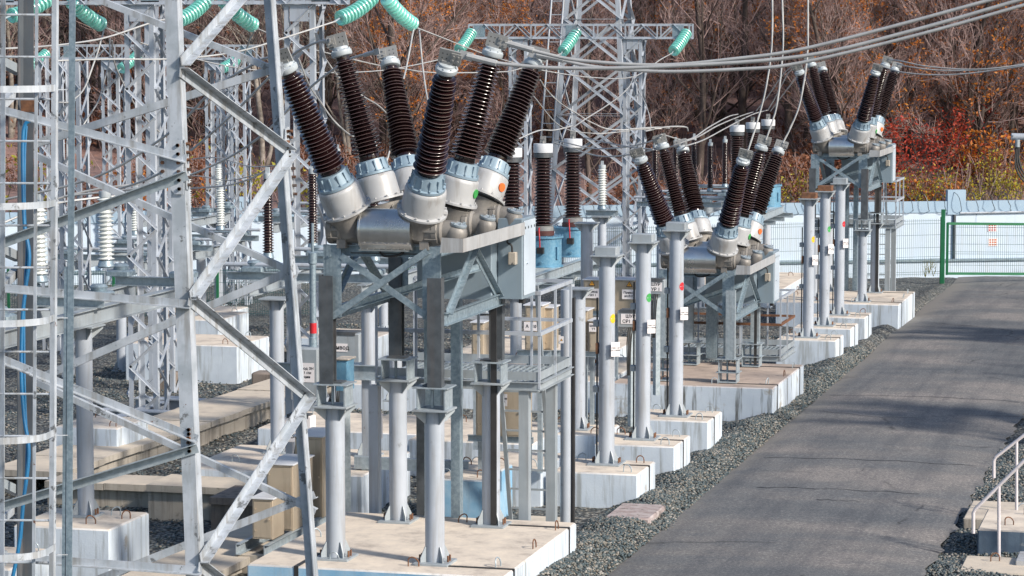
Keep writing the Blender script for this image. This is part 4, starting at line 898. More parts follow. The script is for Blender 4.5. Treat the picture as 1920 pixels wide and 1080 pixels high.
for f, a, b, w, i, fl in (
    ('R', ('FR', 128), ('BR', 278), .088, 0, 1), ('R', ('FR', 560), ('BR', 292), .088, 1, -1), ('R', ('FR', 557), ('BR', 738), .088, 0, 1), ('R', ('FR', 1052), ('BR', 748), .088, 1, -1), ('R', ('FR', 1055), ('BR', 1235), .088, 0, 1), ('R', ('FR', 122), ('BR', -78), .088, 1, -1),
    ('B', ('BR', 130), ('BL', -62), .064, 0, 1), ('B', ('BR', 132), ('BL', 284), .08, 1, -1), ('B', ('BR', 508), ('BL', 276), .064, 0, 1), ('B', ('BR', 512), ('BL', 730), .08, 1, -1), ('B', ('BR', 953), ('BL', 700), .064, 0, 1), ('B', ('BR', 937), ('BL', 1150), .08, 1, -1),
    ('F', ('FR', 303), ('FL', 158), .068, 0, 1), ('F', ('FR', 322), ('FL', 528), .088, 1, -1), ('F', ('FR', 826), ('FL', 588), .068, 0, 1), ('F', ('FR', 832), ('FL', 1012), .088, 1, -1), ('F', ('FR', 577), ('FL', 527), .072, 0, 1), ('F', ('FR', 1076), ('FL', 1032), .072, 0, 1), ('F', ('FR', -190), ('FL', -20), .09, 0, 1),
    ('L', ('FL', 20), ('BL', 140), .09, 0, 1), ('L', ('FL', 420), ('BL', 160), .08, 1, -1), ('L', ('FL', 380), ('BL', 490), .09, 0, 1), ('L', ('FL', 780), ('BL', 500), .08, 1, -1), ('L', ('FL', 800), ('BL', 930), .09, 0, 1), ('L', ('FL', 1200), ('BL', 940), .08, 1, -1), ('B', ('BR', 300), ('BL', 300), .06, 0, 1)):
    if (f, a[0], a[1]) == ('B', 'BR', 300): continue
    brace(f, a, b, w, i, 'brace', fl, m_grey if f == 'L' and fl == 1 else (m_zinc if (f == 'F' and fl == -1) else m_tower))
# gusset plates and bolts
def gusset(k, y0, y1, n, side, wt, wb, label='gusset_plate', shape=None):
    p, q = legpt(k, y0), legpt(k, y1); s = V(side); n = V(n); o = n * .028
    pts = [p + s * .0, p + s * wt, lerp(p, q, .35) + s * wb, lerp(p, q, .7) + s * wb, q + s * wt * .7, q]
    m = MB(); m.add([v + o for v in pts] + [v + o - n * .01 for v in pts], [tuple(range(6)), tuple(range(11, 5, -1))] + [(i, 6 + i, 6 + (i + 1) % 6, (i + 1) % 6) for i in range(6)])
    b = m
    for i in range(6):
        c = lerp(p, q, .1 + .16 * i) + o; b.k = 2 if i < 3 else 1; b.bolt(c + s * .035, n, .017, .022); b.bolt(c + s * (wb - .035) if i in (2, 3) else c + s * .035, n, .017, .022)
    b.build(label, [m_tower, m_bolt, m_rusty], root)
gusset('FR', 262, 364, (0, -1, 0), (-1, 0, 0), .12, .225); gusset('BR', 240, 300, (1, 0, 0), (0, -1, 0), .06, .10); gusset('FR', 800, 850, (0, -1, 0), (-1, 0, 0), .05, .08)
for k, ya, yb, ys_ in (('FR', 262, 356, (270, 286, 300, 318, 333, 347)), ('BR', 238, 372, (246, 258, 300, 316, 332, 348, 364))):
    b = MB(); b.bar(legpt(k, ya) + V((.016, .04, 0)), legpt(k, yb) + V((.016, .04, 0)), .07, .008, (1, 0, 0))
    for y in ys_: b.k = 2 if y < 302 else 1; b.bolt(legpt(k, y) + V((.02, .04, 0)), (1, 0, 0), .017, .04)
    b.build('splice_plate', [m_tower, m_bolt, m_rusty], root)
b = MB(); c0 = at(54, 199, D=28.35); b.cbox(c0.x - .08, c0.y - .03, c0.z - .06, c0.x + .09, c0.y + .02, c0.z + .06, .004); b.build('splice_plate', m_rusty, root)
# caged ladder
LD = 24.3
lr = thing('caged_ladder', 'white safety-cage ladder climbing the tower at the left edge', 'ladder', tuple(at(50, 1200, D=LD)))
for (xa, xb, w, dp) in ((-96, -100, .045, .05), (104, 97, .045, .05), (6, 3, .045, .012)): MB().bar(at(xa, -60, D=LD), at(xb, 1250, D=LD), w, dp, (0, 1, 0)).build('stringer', m_tower, lr)
for k in range(17): y = -52 + k * 79; MB().tube([at(-95, y, D=LD), at(103, y + 1, D=LD)], .0105, 8).build('rung', m_tower, lr)
for k in range(6):
    y = -50 + k * 215; a, b_ = at(104, y, D=LD), at(-96, y, D=LD); c = (a + b_) / 2 + V((0, -.15, 0)); pts = [a] + [c + V((.49 * math.cos(t), -.40 * math.sin(t), 0)) for t in [math.pi * q / 12 for q in range(13)]] + [b_]
    m = MB()
    for p, q in zip(pts[:-1], pts[1:]): m.bar(p, q + (q - p) * .03, .006, .06)
    m.build('cage_hoop', m_tower, lr)
for t in (.14, .8):
    a, b_ = at(104, -60, D=LD), at(97, 1250, D=LD); w = (at(-96, 0, D=LD) - at(104, 0, D=LD)).length
    o2 = V((-w / 2 + .485 * math.cos(math.pi * t), -.15 - .394 * math.sin(math.pi * t), 0)); MB().bar(a + o2, b_ + o2, .03, .006, (0, 1, 0)).build('cage_strap', m_tower, lr)
pst = thing('steel_post', 'blue-grey galvanised upright beside the ladder cage', 'post', tuple(at(117, 1250, D=24.6))); MB().angle(at(130, -60, D=24.6), at(122, 1250, D=24.6), .06, .008, (0, 1, 0), sx=1).bar(at(124, 500, D=24.62), at(118, 1250, D=24.62), .03, .02, (0, 1, 0)).build('upright', m_galv, pst)
for y in (168, 378, 596, 816, 1040): MB().bar(at(104, y, D=24.35), at(124, y, D=24.58), .03, .008).build('bracket', m_tower, pst)
cab = MB().tube(smooth_path([at(x, y, D=28.1) for x, y in ((56, 226), (47, 234), (43, 260), (43, 340), (46, 420), (55, 480), (48, 540), (42, 600), (40, 700), (45, 780), (54, 850), (44, 940), (36, 1020), (20, 1100))]), .020, 8).tube(smooth_path([at(x, y, D=28.12) for x, y in ((50, 236), (47, 290), (47, 400), (50, 470), (46, 545), (46, 700), (50, 850), (40, 1010))]), .012, 6).build('blue_cable', m_blue)
tag(cab, 'bright blue cable clipped up the dark rear tower leg', 'cable')
# ================================================================== CABINETS, BOXES, SIGNS
def cabinet(label, x0, y0, z0, x1, y1, z1, mat=None, legs=True, roof=True, zl=None):
    root = thing('equipment_cabinet', label, 'cabinet', ((x0 + x1) / 2, (y0 + y1) / 2, z0))
    MB().cbox(x0, y0, z0, x1, y1, z1, .008).build('body', mat or m_brass, root)
    d = MB().cbox(x0 + .02, y0 - .008, z0 + .02, x1 - .02, y0 - .001, z1 - .03, .003)
    d.bolt((x1 - .05, y0 - .008, (z0 + z1) / 2), (0, -1, 0), .014, .02); d.bolt((x0 + .04, y0 - .008, z0 + .1), (0, -1, 0), .01, .012); d.bolt((x0 + .04, y0 - .008, z1 - .12), (0, -1, 0), .01, .012)
    d.build('door', mat or m_brass, root)
    if roof: MB().cbox(x0 - .02, y0 - .025, z1 + .001, x1 + .02, y1 + .02, z1 + .018, .005).build('roof', m_cthead, root)  # pale colour stands in for sky reflected by the metal roof
    if legs:
        zl = zl if zl is not None else min(zg(x0, y0), zg(x1, y1)) - .1
        m = MB()
        for x in (x0 + .04, x1 - .04): m.chan((x, (y0 + y1) / 2, zl), (x, (y0 + y1) / 2, z0 - .09), .06, .08, .008, (0, 1, 0))
        m.chan((x0 - .12, y0 + .06, z0 - .045), (x1 + .12, y0 + .06, z0 - .045), .05, .085, .008); m.build('stand', m_zinc, root)
    return root
cabinet('small stainless box, lowest of three by the leaning tower leg', -2.83, 1.95, -.22, -2.57, 2.35, .26, legs=False)
cabinet('middle stainless box of the three by the leaning tower leg', -2.90, 2.65, -.24, -2.56, 3.40, .56, legs=False)
cabinet('tallest stainless box of the three by the leaning tower leg', -2.88, 3.65, -.25, -2.52, 4.35, .76, legs=False)
r_ = thing('cabinet_rail', 'steel channel rail under the three stainless boxes', 'steel rail', (-2.8, 3, -.35))
for x in (-2.95, -2.6): MB().chan((x, 1.7, -.31), (x, 4.6, -.31), .06, .13, .008).build('channel', m_zinc, r_)
for y in (1.8, 3.1, 4.4): MB().box(-2.98, y - .06, -.9, -2.56, y + .06, -.38).build('support', m_conc, r_)
cabinet('beige steel cabinet behind the ladder, under the platform', -1.19, 6.0, .50, -.54, 6.45, 1.14, zl=-.05)
def cab_px(label, xa, xb, ya, yb, Y, dp, zl=-.35):
    a, b = at(xa, yb, Y=Y), at(xb, ya, Y=Y); return cabinet(label, a.x, Y, a.z, b.x, Y + dp, b.z, zl=zl)
cab_px('left beige cabinet with a warning triangle behind the yellow-dot column', 1094, 1130, 526, 582, 18.5, .5)
cab_px('right beige cabinet with a warning triangle between two round columns', 1149, 1189, 526, 590, 18.4, .5)
cab_px('tall tinted steel cabinet with a bright roof behind the platform rail', 1080, 1101, 583, 658, 12.4, .4)
cab_px('short tinted steel cabinet beside the yellow-dot column', 1104, 1136, 603, 659, 12.2, .4)
cab_px('tan cabinet lettered А 110 behind the nearest platform rail posts', 984, 1016, 574, 656, 7.2, .4, -.2)
cab_px('dark tan cabinet beside the lettered one behind the platform rail', 1019, 1036, 578, 656, 7.4, .35, -.2)
cab_px('small tan cabinet seen between the nearest breaker rear legs', 884, 906, 606, 668, 9.0, .4, -.2)
cabinet('grey drive cabinet beneath the far disconnector', -4.7, 36.2, -.2, -4.3, 36.6, .5, m_grey, zl=-1.0)
def board(label, c, w, h, d, lines, size, mat=None, warn=None, zl=None, sgn=None):
    """small box on a post with a lettered plate on its front"""
    c = V(c); root = thing('control_box', label, 'control box', tuple(c))
    MB().cbox(c.x - w / 2, c.y, c.z - h / 2, c.x + w / 2, c.y + d, c.z + h / 2, .012).build('housing', mat or m_grey, root)
    MB().box(c.x - w * .4, c.y - .01, c.z + h / 2 - .03, c.x + w * .4, c.y + d * .9, c.z + h / 2 + .02).build('lid', m_dark, root)
    pw, ph = sgn or (w * .72, h * .62)
    MB().box(c.x - pw / 2, c.y - .008, c.z - ph / 2, c.x + pw / 2, c.y - .003, c.z + ph / 2).build('name_plate', m_sign, root)
    lettering(lines, c + V((0, -.0085, 0)), (1, 0, 0), (0, 0, 1), size, root)
    if zl is not None:
        MB().bar((c.x, c.y + d / 2, zl), (c.x, c.y + d / 2, c.z - h / 2 - .002), .09, .09).build('post', m_zinc, root)
        for k in (-.03, .0, .03): MB().tube(smooth_path([(c.x + k, c.y + .02, c.z - h / 2 - .01), (c.x + k - .02, c.y - .02, c.z - h / 2 - .25), (c.x + k * .5 - .03, c.y + .0, max(zl, c.z - h / 2 - .75))]), .011, 6).build('cable', m_black, root)
    return root
b_ = at(1180, 598, Y=12.6); board('grey control box on a post lettered ШУР СР1 110, by the green-dot column', (b_.x + .02, 12.6, b_.z), .42, .25, .2, ['ШУР', 'СР1 110'], .07, zl=-.3)
b_ = at(1235, 538, Y=17.0); board('grey control box lettered ШУР УР 1, left of the second breaker', (b_.x - .05, 17.0, b_.z), .3, .24, .2, ['ШУР', 'УР 1'], .075, zl=-.4)
b_ = at(558, 805, Y=6.3); board('control box lettered ШУР ОР 1 ВЭС behind the leaning tower leg', (b_.x, 6.3, b_.z), .38, .36, .22, ['ШУР', 'ОР 1', 'ВЭС-'], .085, m_sign, zl=-.15, sgn=(.36, .34))
b_ = at(648, 652, Y=9.5); board('grey drive housing lettered Привод behind the nearest breaker', (b_.x - .1, 9.5, b_.z), .62, .42, .35, ['Привод'], .085, zl=-.2, sgn=(.26, .12))
# motor drive with shaft and red band
b_ = at(572, 700, Y=6.1); root = thing('motor_drive', 'grey motor drive box with a red-banded shaft behind the tower leg', 'drive box', (b_.x, 6.1, b_.z))
MB().cbox(b_.x - .22, 6.1, b_.z - .36, b_.x + .18, 6.5, b_.z + .34, .02).build('housing', m_grey, root)
MB().lathe([(.055, .34), (.055, .46), (.045, .47), (.045, 1.45), (.06, 1.46), (.06, 1.6), (.02, 1.62), (.02, 2.0)], (b_.x + .05, 6.3, b_.z), (0, 0, 1), 18).build('shaft', m_galv, root)
MB().lathe([(.0475, .52), (.0475, .66)], (b_.x + .05, 6.3, b_.z), (0, 0, 1), 18).build('red_band', m_red, root)
q_ = MB().box(b_.x - .15, 6.094, b_.z - .12, b_.x + .13, 6.098, b_.z + .14).build('name_plate', m_sign, root); lettering(['Привод ЗН', 'ШР 1 сш', 'секции'], (b_.x - .01, 6.0935, b_.z + .01), (1, 0, 0), (0, 0, 1), .05, root)
MB().chan((b_.x - .55, 6.55, b_.z - .02), (b_.x + 1.0, 6.55, b_.z - .02), .06, .2, .01).build('cross_beam', m_zinc, root)
for x in (-.35, .75): MB().chan((b_.x + x, 6.62, zg(b_.x, 6.6)), (b_.x + x, 6.62, b_.z - .13), .1, .1, .01, (0, 1, 0)).build('support_leg', m_white, root)
# blue cabinet side and low steel beams behind the nearest breaker
r_ = thing('blue_box', 'blue-green steel box seen under the nearest breaker', 'box', (-2.0, 4.4, 1.2)); b2 = at(640, 690, Y=5.2)
MB().cbox(b2.x - .08, 5.2, b2.z - .3, b2.x + .08, 5.5, b2.z + .1, .01).build('body', m_ctb, r_); MB().bar((b2.x, 5.35, zg(-2, 5)), (b2.x, 5.35, b2.z - .302), .1, .1).build('post', m_zinc, r_); MB().cbox(b2.x - .1, 5.18, b2.z + .102, b2.x + .1, 5.52, b2.z + .12, .005).build('lid', m_conc, r_)
for lab, y, z, x0, x1, h in (('blue-grey channel beam lying behind the nearest breaker columns', 3.2, -.28, -2.15, -.35, .16), ('pale channel beam on the slab behind the nearest breaker', 6.4, .0, -3.0, -1.4, .16)):
    o = MB().chan((x0, y, z), (x1, y, z), .10, h, .01, sx=-1); o.box(x0 + .1, y + .02, z - .5, x0 + .22, y + .12, z - h / 2 - .001); o.box(x1 - .22, y + .02, z - .5, x1 - .1, y + .12, z - h / 2 - .001); tag(o.build('channel_beam', m_zinc), lab, 'beam')
# lettered plates
def psign(label, px, py, Y, w, h, lines, size, warn=None, plate=None): return sign(label, at(px, py, Y=Y), (1, 0, 0), w, h, lines, size, (0, 0, 1), warn, plate)
psign('small white plate with a warning triangle on the beige cabinet left of the yellow-dot column', 1110, 550, 18.47, .30, .17, ['Привод', 'РЗН 1'], .055, (-.0, .18, .06))
psign('small white plate with a warning triangle on the beige cabinet left of the green-dot column', 1180, 552, 18.37, .26, .17, ['Привод', 'ал.В1С'], .055, (.0, .18, .06))
psign('white plate on the short tinted cabinet beside the yellow-dot column', 1113, 614, 12.17, .14, .13, ['Шкаф', 'ТТ'], .045)
psign('white plate reading А 110 behind the platform rail', 996, 612, 7.17, .2, .12, ['А 110'], .06)
psign('white plate on the beige cabinet behind the ladder', 944, 750, 5.97, .10, .16, ['Линия', 'Т.в.'], .035)
psign('plate with a yellow warning triangle beside the left rear breaker column', 708, 798, 4.0, .13, .32, ['о и'], .04, (0, -.08, .045))
psign('small pink and white tag on the post behind the platform rail', 1053, 637, 5.3, .05, .09, None, 0, (0, 0, .018))
r_ = thing('identification_post', 'white round post with a pink tag behind the platform rail', 'post', (at(1060, 640, Y=5.5).x, 5.5, -.6)); bx = at(1062, 640, Y=5.5).x; MB().lathe([(.075, 0), (.075, 3.2)], (bx, 5.5, -.7), (0, 0, 1), 20).build('shaft', m_white, r_); MB().box(bx + .085, 5.46, -.7, bx + .11, 5.54, 2.4).build('earthing_bar', m_strip, r_)
r_ = thing('pipe_column', 'round column with side gussets between platform and yellow-dot column', 'column', (-1.2, 11.9, -.25)); pipe_post(r_, -1.2, 11.9, -.25, 1.9, .11, 'shaft', .2)
r_ = thing('pipe_column', 'round white column behind the second breaker lettered box', 'column', (-3.0, 20.2, -.3)); pipe_post(r_, -3.0, 20.2, -.3, 2.3, .11, 'shaft', .2)
r_ = thing('pipe_column', 'pale round column at the far left edge', 'column', (-4.95, -.8, 0)); r_.location = (-6.3, -2.2, -.05); pipe_post(r_, -6.3, -2.2, -.05, 2.3, .11, 'shaft', .2)

# ================================================================== INSULATOR STRINGS AND WIRES
def S(label, a, b, Da, Db, **k): return glass_string(at(*a, D=Da), at(*b, D=Db), label, **k)
S('large green glass string at the top between the left bushings, end rings showing', (708, -12), (628, 40), 45.0, 44.2, sag=.05)
S('large green glass string sloping right above the nearest breaker', (718, -10), (781, 52), 45.0, 46.0, sag=.04)
S('green glass string behind the front tower leg top', (398, -10), (326, 44), 45.2, 44.4, sag=.05)
S('green glass string right of the front tower leg, sloping right', (410, -8), (483, 54), 45.2, 46.2, sag=.04)
S('green glass string at the upper left, sloping right past the blue-grey post', (126, -4), (198, 52), 45.5, 46.5, sag=.04)
S('green glass string at the upper left corner behind the ladder cage', (104, -10), (10, 34), 45.5, 44.6, sag=.05)
S('small green glass string at the left end of the truss beam', (888, 55), (857, 98), 75.8, 75.0, R=.16, sag=.03, n=10)
S('small green glass string under the middle of the truss beam', (1085, 53), (1051, 102), 75.2, 74.4, R=.16, sag=.03, n=10)
S('small green glass string at the right end of the truss beam', (1291, 56), (1259, 101), 74.3, 73.5, R=.16, sag=.03, n=10)
S('distant green glass string behind the ladder cage', (92, 96), (50, 128), 76, 75.2, R=.15, sag=.02, n=10)
S('distant green glass string left of the lattice mast', (262, 100), (222, 133), 75.5, 74.7, R=.15, sag=.02, n=10)
S('distant green glass string between the two front tower legs', (456, 104), (410, 132), 75, 74.2, R=.15, sag=.02, n=10)
def Wp(label, pts, D0, D1=None, r=.012, Y=None):
    D1 = D1 or D0; n = len(pts) - 1
    return wire(label, [at(x, y, Y=Y) if Y is not None else at(x, y, D=lerp(D0, D1, i / n)) for i, (x, y) in enumerate(pts)], r)
GX = 1.0
for lab, pts, Y in (('thick conductor from the front right bushing rising to the right edge', [(884, 107), (920, 116), (974, 123), (1067, 128), (1240, 125), (1500, 106), (1709, 58), (1960, -14)], -.62),
        ('thick conductor from the middle right bushing, topmost at the right', [(956, 82), (1020, 100), (1093, 114), (1240, 122), (1380, 110), (1500, 93), (1680, 48), (1849, 2), (1930, -18)], 1.2),
        ('thick conductor from the rear right bushing, lowest at the right', [(1014, 104), (1039, 109), (1114, 125), (1240, 134), (1380, 130), (1500, 118), (1726, 64), (1960, -2)], 2.95)):
    p3 = [at(x, y, Y=Y) for x, y in pts]; wire(lab, p3, .020, n=8); d = (p3[1] - p3[0]).normalized()
    tag(MB().tube([p3[0] - d * .05, p3[0] + d * .02, p3[0] + d * .28], .034, 8).obox(p3[0] - d * .06, d * .07, V((0, 1, 0)) * .012, d.cross(V((0, 1, 0))) * .045).build('cable_lug', m_alu), lab.replace('thick conductor from', 'lug on').split(',')[0].split(' rising')[0], 'cable lug')
for lab, pts, D0, D1 in (('conductor sagging left from the front left bushing', [(528, 106), (495, 110), (473, 122), (413, 157), (380, 188), (345, 225), (300, 262), (213, 317), (120, 350), (-20, 380)], 29.5, 33),
        ('conductor sagging left from the middle left bushing', [(615, 76), (593, 80), (553, 100), (503, 147), (433, 217), (357, 283), (290, 330), (200, 362)], 31, 35), ('conductor sagging left from the rear left bushing', [(702, 98), (657, 110), (630, 127), (583, 163), (520, 227), (487, 257), (433, 293), (357, 328), (280, 350), (120, 368)], 32.5, 36)):
    p3 = [at(x, y, D=lerp(D0, D1, i / (len(pts) - 1))) for i, (x, y) in enumerate(pts)]; wire(lab, p3, .015, n=8); d = (p3[1] - p3[0]).normalized()
    tag(MB().tube([p3[0] - d * .02, p3[0] + d * .2], .028, 8).obox(p3[0] - d * .04, d * .06, V((0, 1, 0)) * .012, d.cross(V((0, 1, 0))) * .045).build('cable_lug', m_alu), lab.replace('conductor sagging left from', 'lug on'), 'cable lug')
for lab, pts, D0, D1, r in (
    ('line wire running left from the big string by the middle bushing', [(629, 40), (530, 72), (453, 95), (373, 107), (300, 111), (200, 111), (100, 114)], 44, 40, .014),
    ('span wire from the right-sloping string to the far right string', [(781, 52), (902, 99), (960, 117), (1013, 131), (1106, 145), (1187, 144), (1238, 112), (1260, 100)], 46, 73.5, .014),
    ('span wire from the string by the tower leg to the beam middle string', [(483, 54), (535, 76), (590, 93), (621, 101), (704, 121), (745, 127), (814, 136), (933, 135), (974, 129), (1051, 101)], 46.2, 74.4, .014),
    ('span wire from the upper left string to the beam left string', [(198, 52), (300, 92), (450, 128), (590, 136), (716, 132), (826, 111), (858, 97)], 46.5, 75, .014),
    ('thin wire crossing the upper left tower bars', [(-10, 92), (66, 88), (130, 82), (200, 70), (300, 38), (330, 42)], 40, 44, .014),
    ('drop wire from the right-sloping string, left of two', [(778, 50), (774, 62), (769, 90), (760, 135), (750, 172), (738, 240), (726, 300), (700, 360)], 46, 43, .014), ('drop wire from the right-sloping string, right of two', [(786, 55), (788, 75), (792, 120), (798, 165), (804, 200), (812, 260), (820, 330)], 46.5, 44, .014),
    ('drop wire from the upper left string, bending left', [(195, 56), (184, 95), (176, 118), (157, 167), (132, 190), (110, 192)], 46, 44, .014), ('drop wire from the upper left string to the lattice mast', [(206, 72), (205, 112), (196, 150), (185, 188), (168, 216), (150, 244)], 46.5, 46, .014), ('drop wire from the upper left string sweeping right', [(210, 76), (213, 112), (228, 150), (257, 203), (285, 235), (305, 252)], 46.5, 50, .014),
    ('drop wire below the string between the tower legs', [(478, 58), (468, 75), (462, 92), (440, 140), (413, 160), (385, 200), (360, 203), (330, 196)], 46, 48, .014), ('loop wire behind the front left bushing', [(560, 110), (580, 160), (600, 190), (625, 225), (655, 252), (680, 262)], 44, 46, .014), ('loop wire behind the middle bushings', [(610, 110), (640, 150), (680, 180), (712, 200), (740, 230)], 50, 52, .014),
    ('jumper wire over the blue transformers, looping down', [(1013, 150), (1025, 168), (1050, 193), (1080, 212), (1110, 230), (1150, 243), (1240, 241)], 60, 64, .014), ('jumper wire from the span down to the right blue transformer', [(1187, 146), (1180, 162), (1160, 182), (1130, 203), (1095, 225), (1076, 238)], 70, 56, .014), ('jumper wire dropping beside the truss gantry column', [(1188, 146), (1195, 165), (1208, 190), (1217, 215), (1221, 242)], 70, 68, .013),
    ('wire between the heads of the blue transformers', [(930, 272), (968, 262), (1010, 245), (1040, 244), (1073, 236)], 52, 55.6, .014), ('wire from the rightmost blue transformer to the second breaker front left bushing', [(1095, 258), (1150, 270), (1190, 277), (1225, 280)], 55, 47.5, .014), ('wire from the blue transformers to the second breaker middle left bushing', [(1040, 262), (1110, 278), (1170, 276), (1210, 268), (1238, 258)], 54, 48.5, .014), ('wire from the blue transformers to the second breaker rear left bushing', [(1040, 268), (1120, 292), (1180, 290), (1230, 280), (1275, 272)], 54, 49.5, .014),
    ('wire from the second breaker up to the left distant transformer', [(1240, 252), (1290, 262), (1330, 238), (1365, 219), (1384, 214)], 48.5, 70.6, .014), ('wire from the second breaker up to the middle distant transformer', [(1276, 268), (1310, 256), (1345, 236), (1385, 219), (1412, 210)], 49, 73, .014), ('wire from the second breaker up to the right distant transformer', [(1285, 274), (1320, 262), (1365, 238), (1410, 215), (1441, 206)], 50, 75.3, .014),
    ('far rod wire above the second breaker left bushings', [(1180, 242), (1230, 239), (1255, 240)], 62, 66, .02), ('far rod wire ending above the second breaker middle bushing', [(1210, 246), (1250, 238), (1285, 238), (1290, 245)], 64, 67, .018),
    ('riser wire from the second breaker front right bushing', [(1396, 300), (1406, 272), (1420, 228), (1434, 175), (1444, 115), (1448, 60), (1448, -15)], 46.8, 47, .017), ('riser wire from the second breaker middle right bushing', [(1436, 262), (1446, 235), (1456, 200), (1463, 150), (1468, 90), (1468, 40), (1466, -15)], 48, 48, .017), ('riser wire from the second breaker rear right bushing', [(1468, 268), (1482, 240), (1498, 200), (1508, 150), (1514, 100), (1515, 50), (1515, -15)], 49, 49, .017),
    ('wire from the farthest breaker front left bushing down to the left', [(1493, 123), (1478, 130), (1462, 148), (1440, 180), (1418, 208)], 64.5, 73, .015), ('wire from the farthest breaker middle left bushing down to the left', [(1500, 122), (1480, 135), (1468, 155), (1453, 184), (1440, 206)], 65.5, 74, .015), ('wire from the farthest breaker rear left bushing down to the left', [(1512, 124), (1495, 142), (1480, 162), (1460, 188), (1445, 208)], 66, 75, .015),
    ('wire from the farthest breaker middle right bushing to the right edge', [(1668, 112), (1688, 114), (1730, 123), (1790, 129), (1850, 129), (1940, 119)], 65, 63, .016), ('wire from the farthest breaker rear right bushing to the right edge', [(1682, 119), (1700, 124), (1750, 131), (1810, 132), (1870, 128), (1940, 116)], 66, 64, .016), ('wire from the farthest breaker front right bushing, lowest of the three', [(1652, 124), (1690, 135), (1740, 140), (1800, 139), (1870, 131), (1940, 120)], 64.4, 62, .016),
    ('low wire between the distant white posts', [(300, 335), (330, 317), (356, 300), (408, 296), (470, 312), (520, 310), (560, 306)], 66, 60, .013), ('second low wire between the distant white posts', [(310, 352), (360, 330), (430, 338), (500, 322), (545, 316)], 66, 62, .013), ('wire sagging from the brown post to the left', [(501, 318), (470, 335), (430, 347), (380, 352), (330, 354)], 39, 50, .014), ('horizontal wire left of the truss gantry column', [(1000, 180), (1050, 236), (1110, 250), (1180, 246)], 62, 64, .012),
    ('rod wire across the left yard at mid height', [(40, 395), (110, 372), (180, 355), (260, 345)], 38, 38, .016), ('second rod wire across the left yard', [(0, 420), (90, 385), (170, 372), (240, 366)], 37, 38, .016), ('thin wire behind the left bushings', [(690, 312), (740, 318), (790, 308), (845, 312)], 50, 52, .012)):
    Wp(lab, pts, D0, D1, r)

# ================================================================== WALL, FENCE, GATE
wd = (WB - WA).normalized(); wn = V((wd.y, -wd.x, 0))
def wp(t, off=0, z=0): p = WA + wd * t + wn * off; return V((p.x, p.y, z))
def zwt(t): return lerp(.71, .84, t / 78)
wall = thing('boundary_wall', 'long white-washed boundary wall with blue-grey upper band below the wood', 'wall', tuple(wp(39, 0, -1.4)))
L = (WB - WA).length
def wbox(m, t0, t1, o0, o1, z0, z1, dz=0):
    a, b = wp(t0, 0, 0), wp(t1, 0, 0); c = (a + b) / 2 + wn * ((o0 + o1) / 2) + V((0, 0, (z0 + z1) / 2 + dz)); return m.obox(c, wd * ((t1 - t0) / 2), wn * ((o1 - o0) / 2), (0, 0, (z1 - z0) / 2))
n = 20
for k in range(n):
    t0, t1 = L * k / n, L * (k + 1) / n; dz = zwt((t0 + t1) / 2) - .75
    wbox(MB(), t0 + .006, t1 - .006, -.12, .0, -.95, .42, dz).build('wall_panel', m_wall, wall); wbox(MB(), t0, t1, -.14, .03, .422, .75, dz).build('upper_band', m_wallb, wall)
wbox(MB(), 0, L, -.15, .20, -2.2, -.96).build('plinth', m_wall, wall); m = MB(); wbox(m, 0, L, .0, .26, -.958, -.90); m.build('plinth_ledge', m_galv, wall)
tt_ = (at(1824, 375, D=79).xy - WA.xy).dot(wd.xy)
for t, w in ((tt_, .55), ((at(455, 385, D=76).xy - WA.xy).dot(wd.xy), .5), (tt_ + 18, .5)): wbox(MB(), t - w / 2, t + w / 2, -.17, .05, .40, 1.12).build('pier', m_wallb, wall)
for px in (1821, 451): t = (at(px, 430, D=79).xy - WA.xy).dot(wd.xy); MB().tube([wp(t, .04, .40), wp(t, .04, -.9)], .045, 8).build('down_pipe', m_dark, wall)
t = tt_; MB().tube([wp(t + .1, .05, .44), wp(t + 2.5, .05, .46), wp(t + 9, .05, .44)], .03, 8).build('pipe', m_white, wall)
pts = []; turns = 156
for i in range(turns * 12): t = L * i / (turns * 12); a = 2 * math.pi * i / 12; pts.append(wp(t + rnd(-.03, .03), .06 + .2 * math.sin(a), zwt(t) - .02 + .27 * math.cos(a) + rnd(-.02, .02)))
rw = MB().tube(pts, .011, 4).build('razor_wire', m_dark); tag(rw, 'coiled razor wire along the top of the white wall', 'razor wire')
for px, py, lab in ((1885, 432, 'upper pinkish notice with a red grid on the wall behind the gate'), (1887, 460, 'lower pale notice on the wall behind the gate')):
    t = (at(px, py, D=79.6).xy - WA.xy).dot(wd.xy); z = at(px, py, D=79.6).z; r_ = thing('notice', lab, 'notice', tuple(wp(t, .01, z)))
    wbox(MB(), t - .14, t + .14, .004, .014, z - .12, z + .12).build('plate', m_sign, r_); m = MB()
    for i in range(3):
        for j in range(3): wbox(m, t - .11 + i * .08, t - .06 + i * .08, .0145, .017, z - .09 + j * .07, z - .05 + j * .07)
    m.build('symbols', m_red if py < 440 else m_orange, r_)
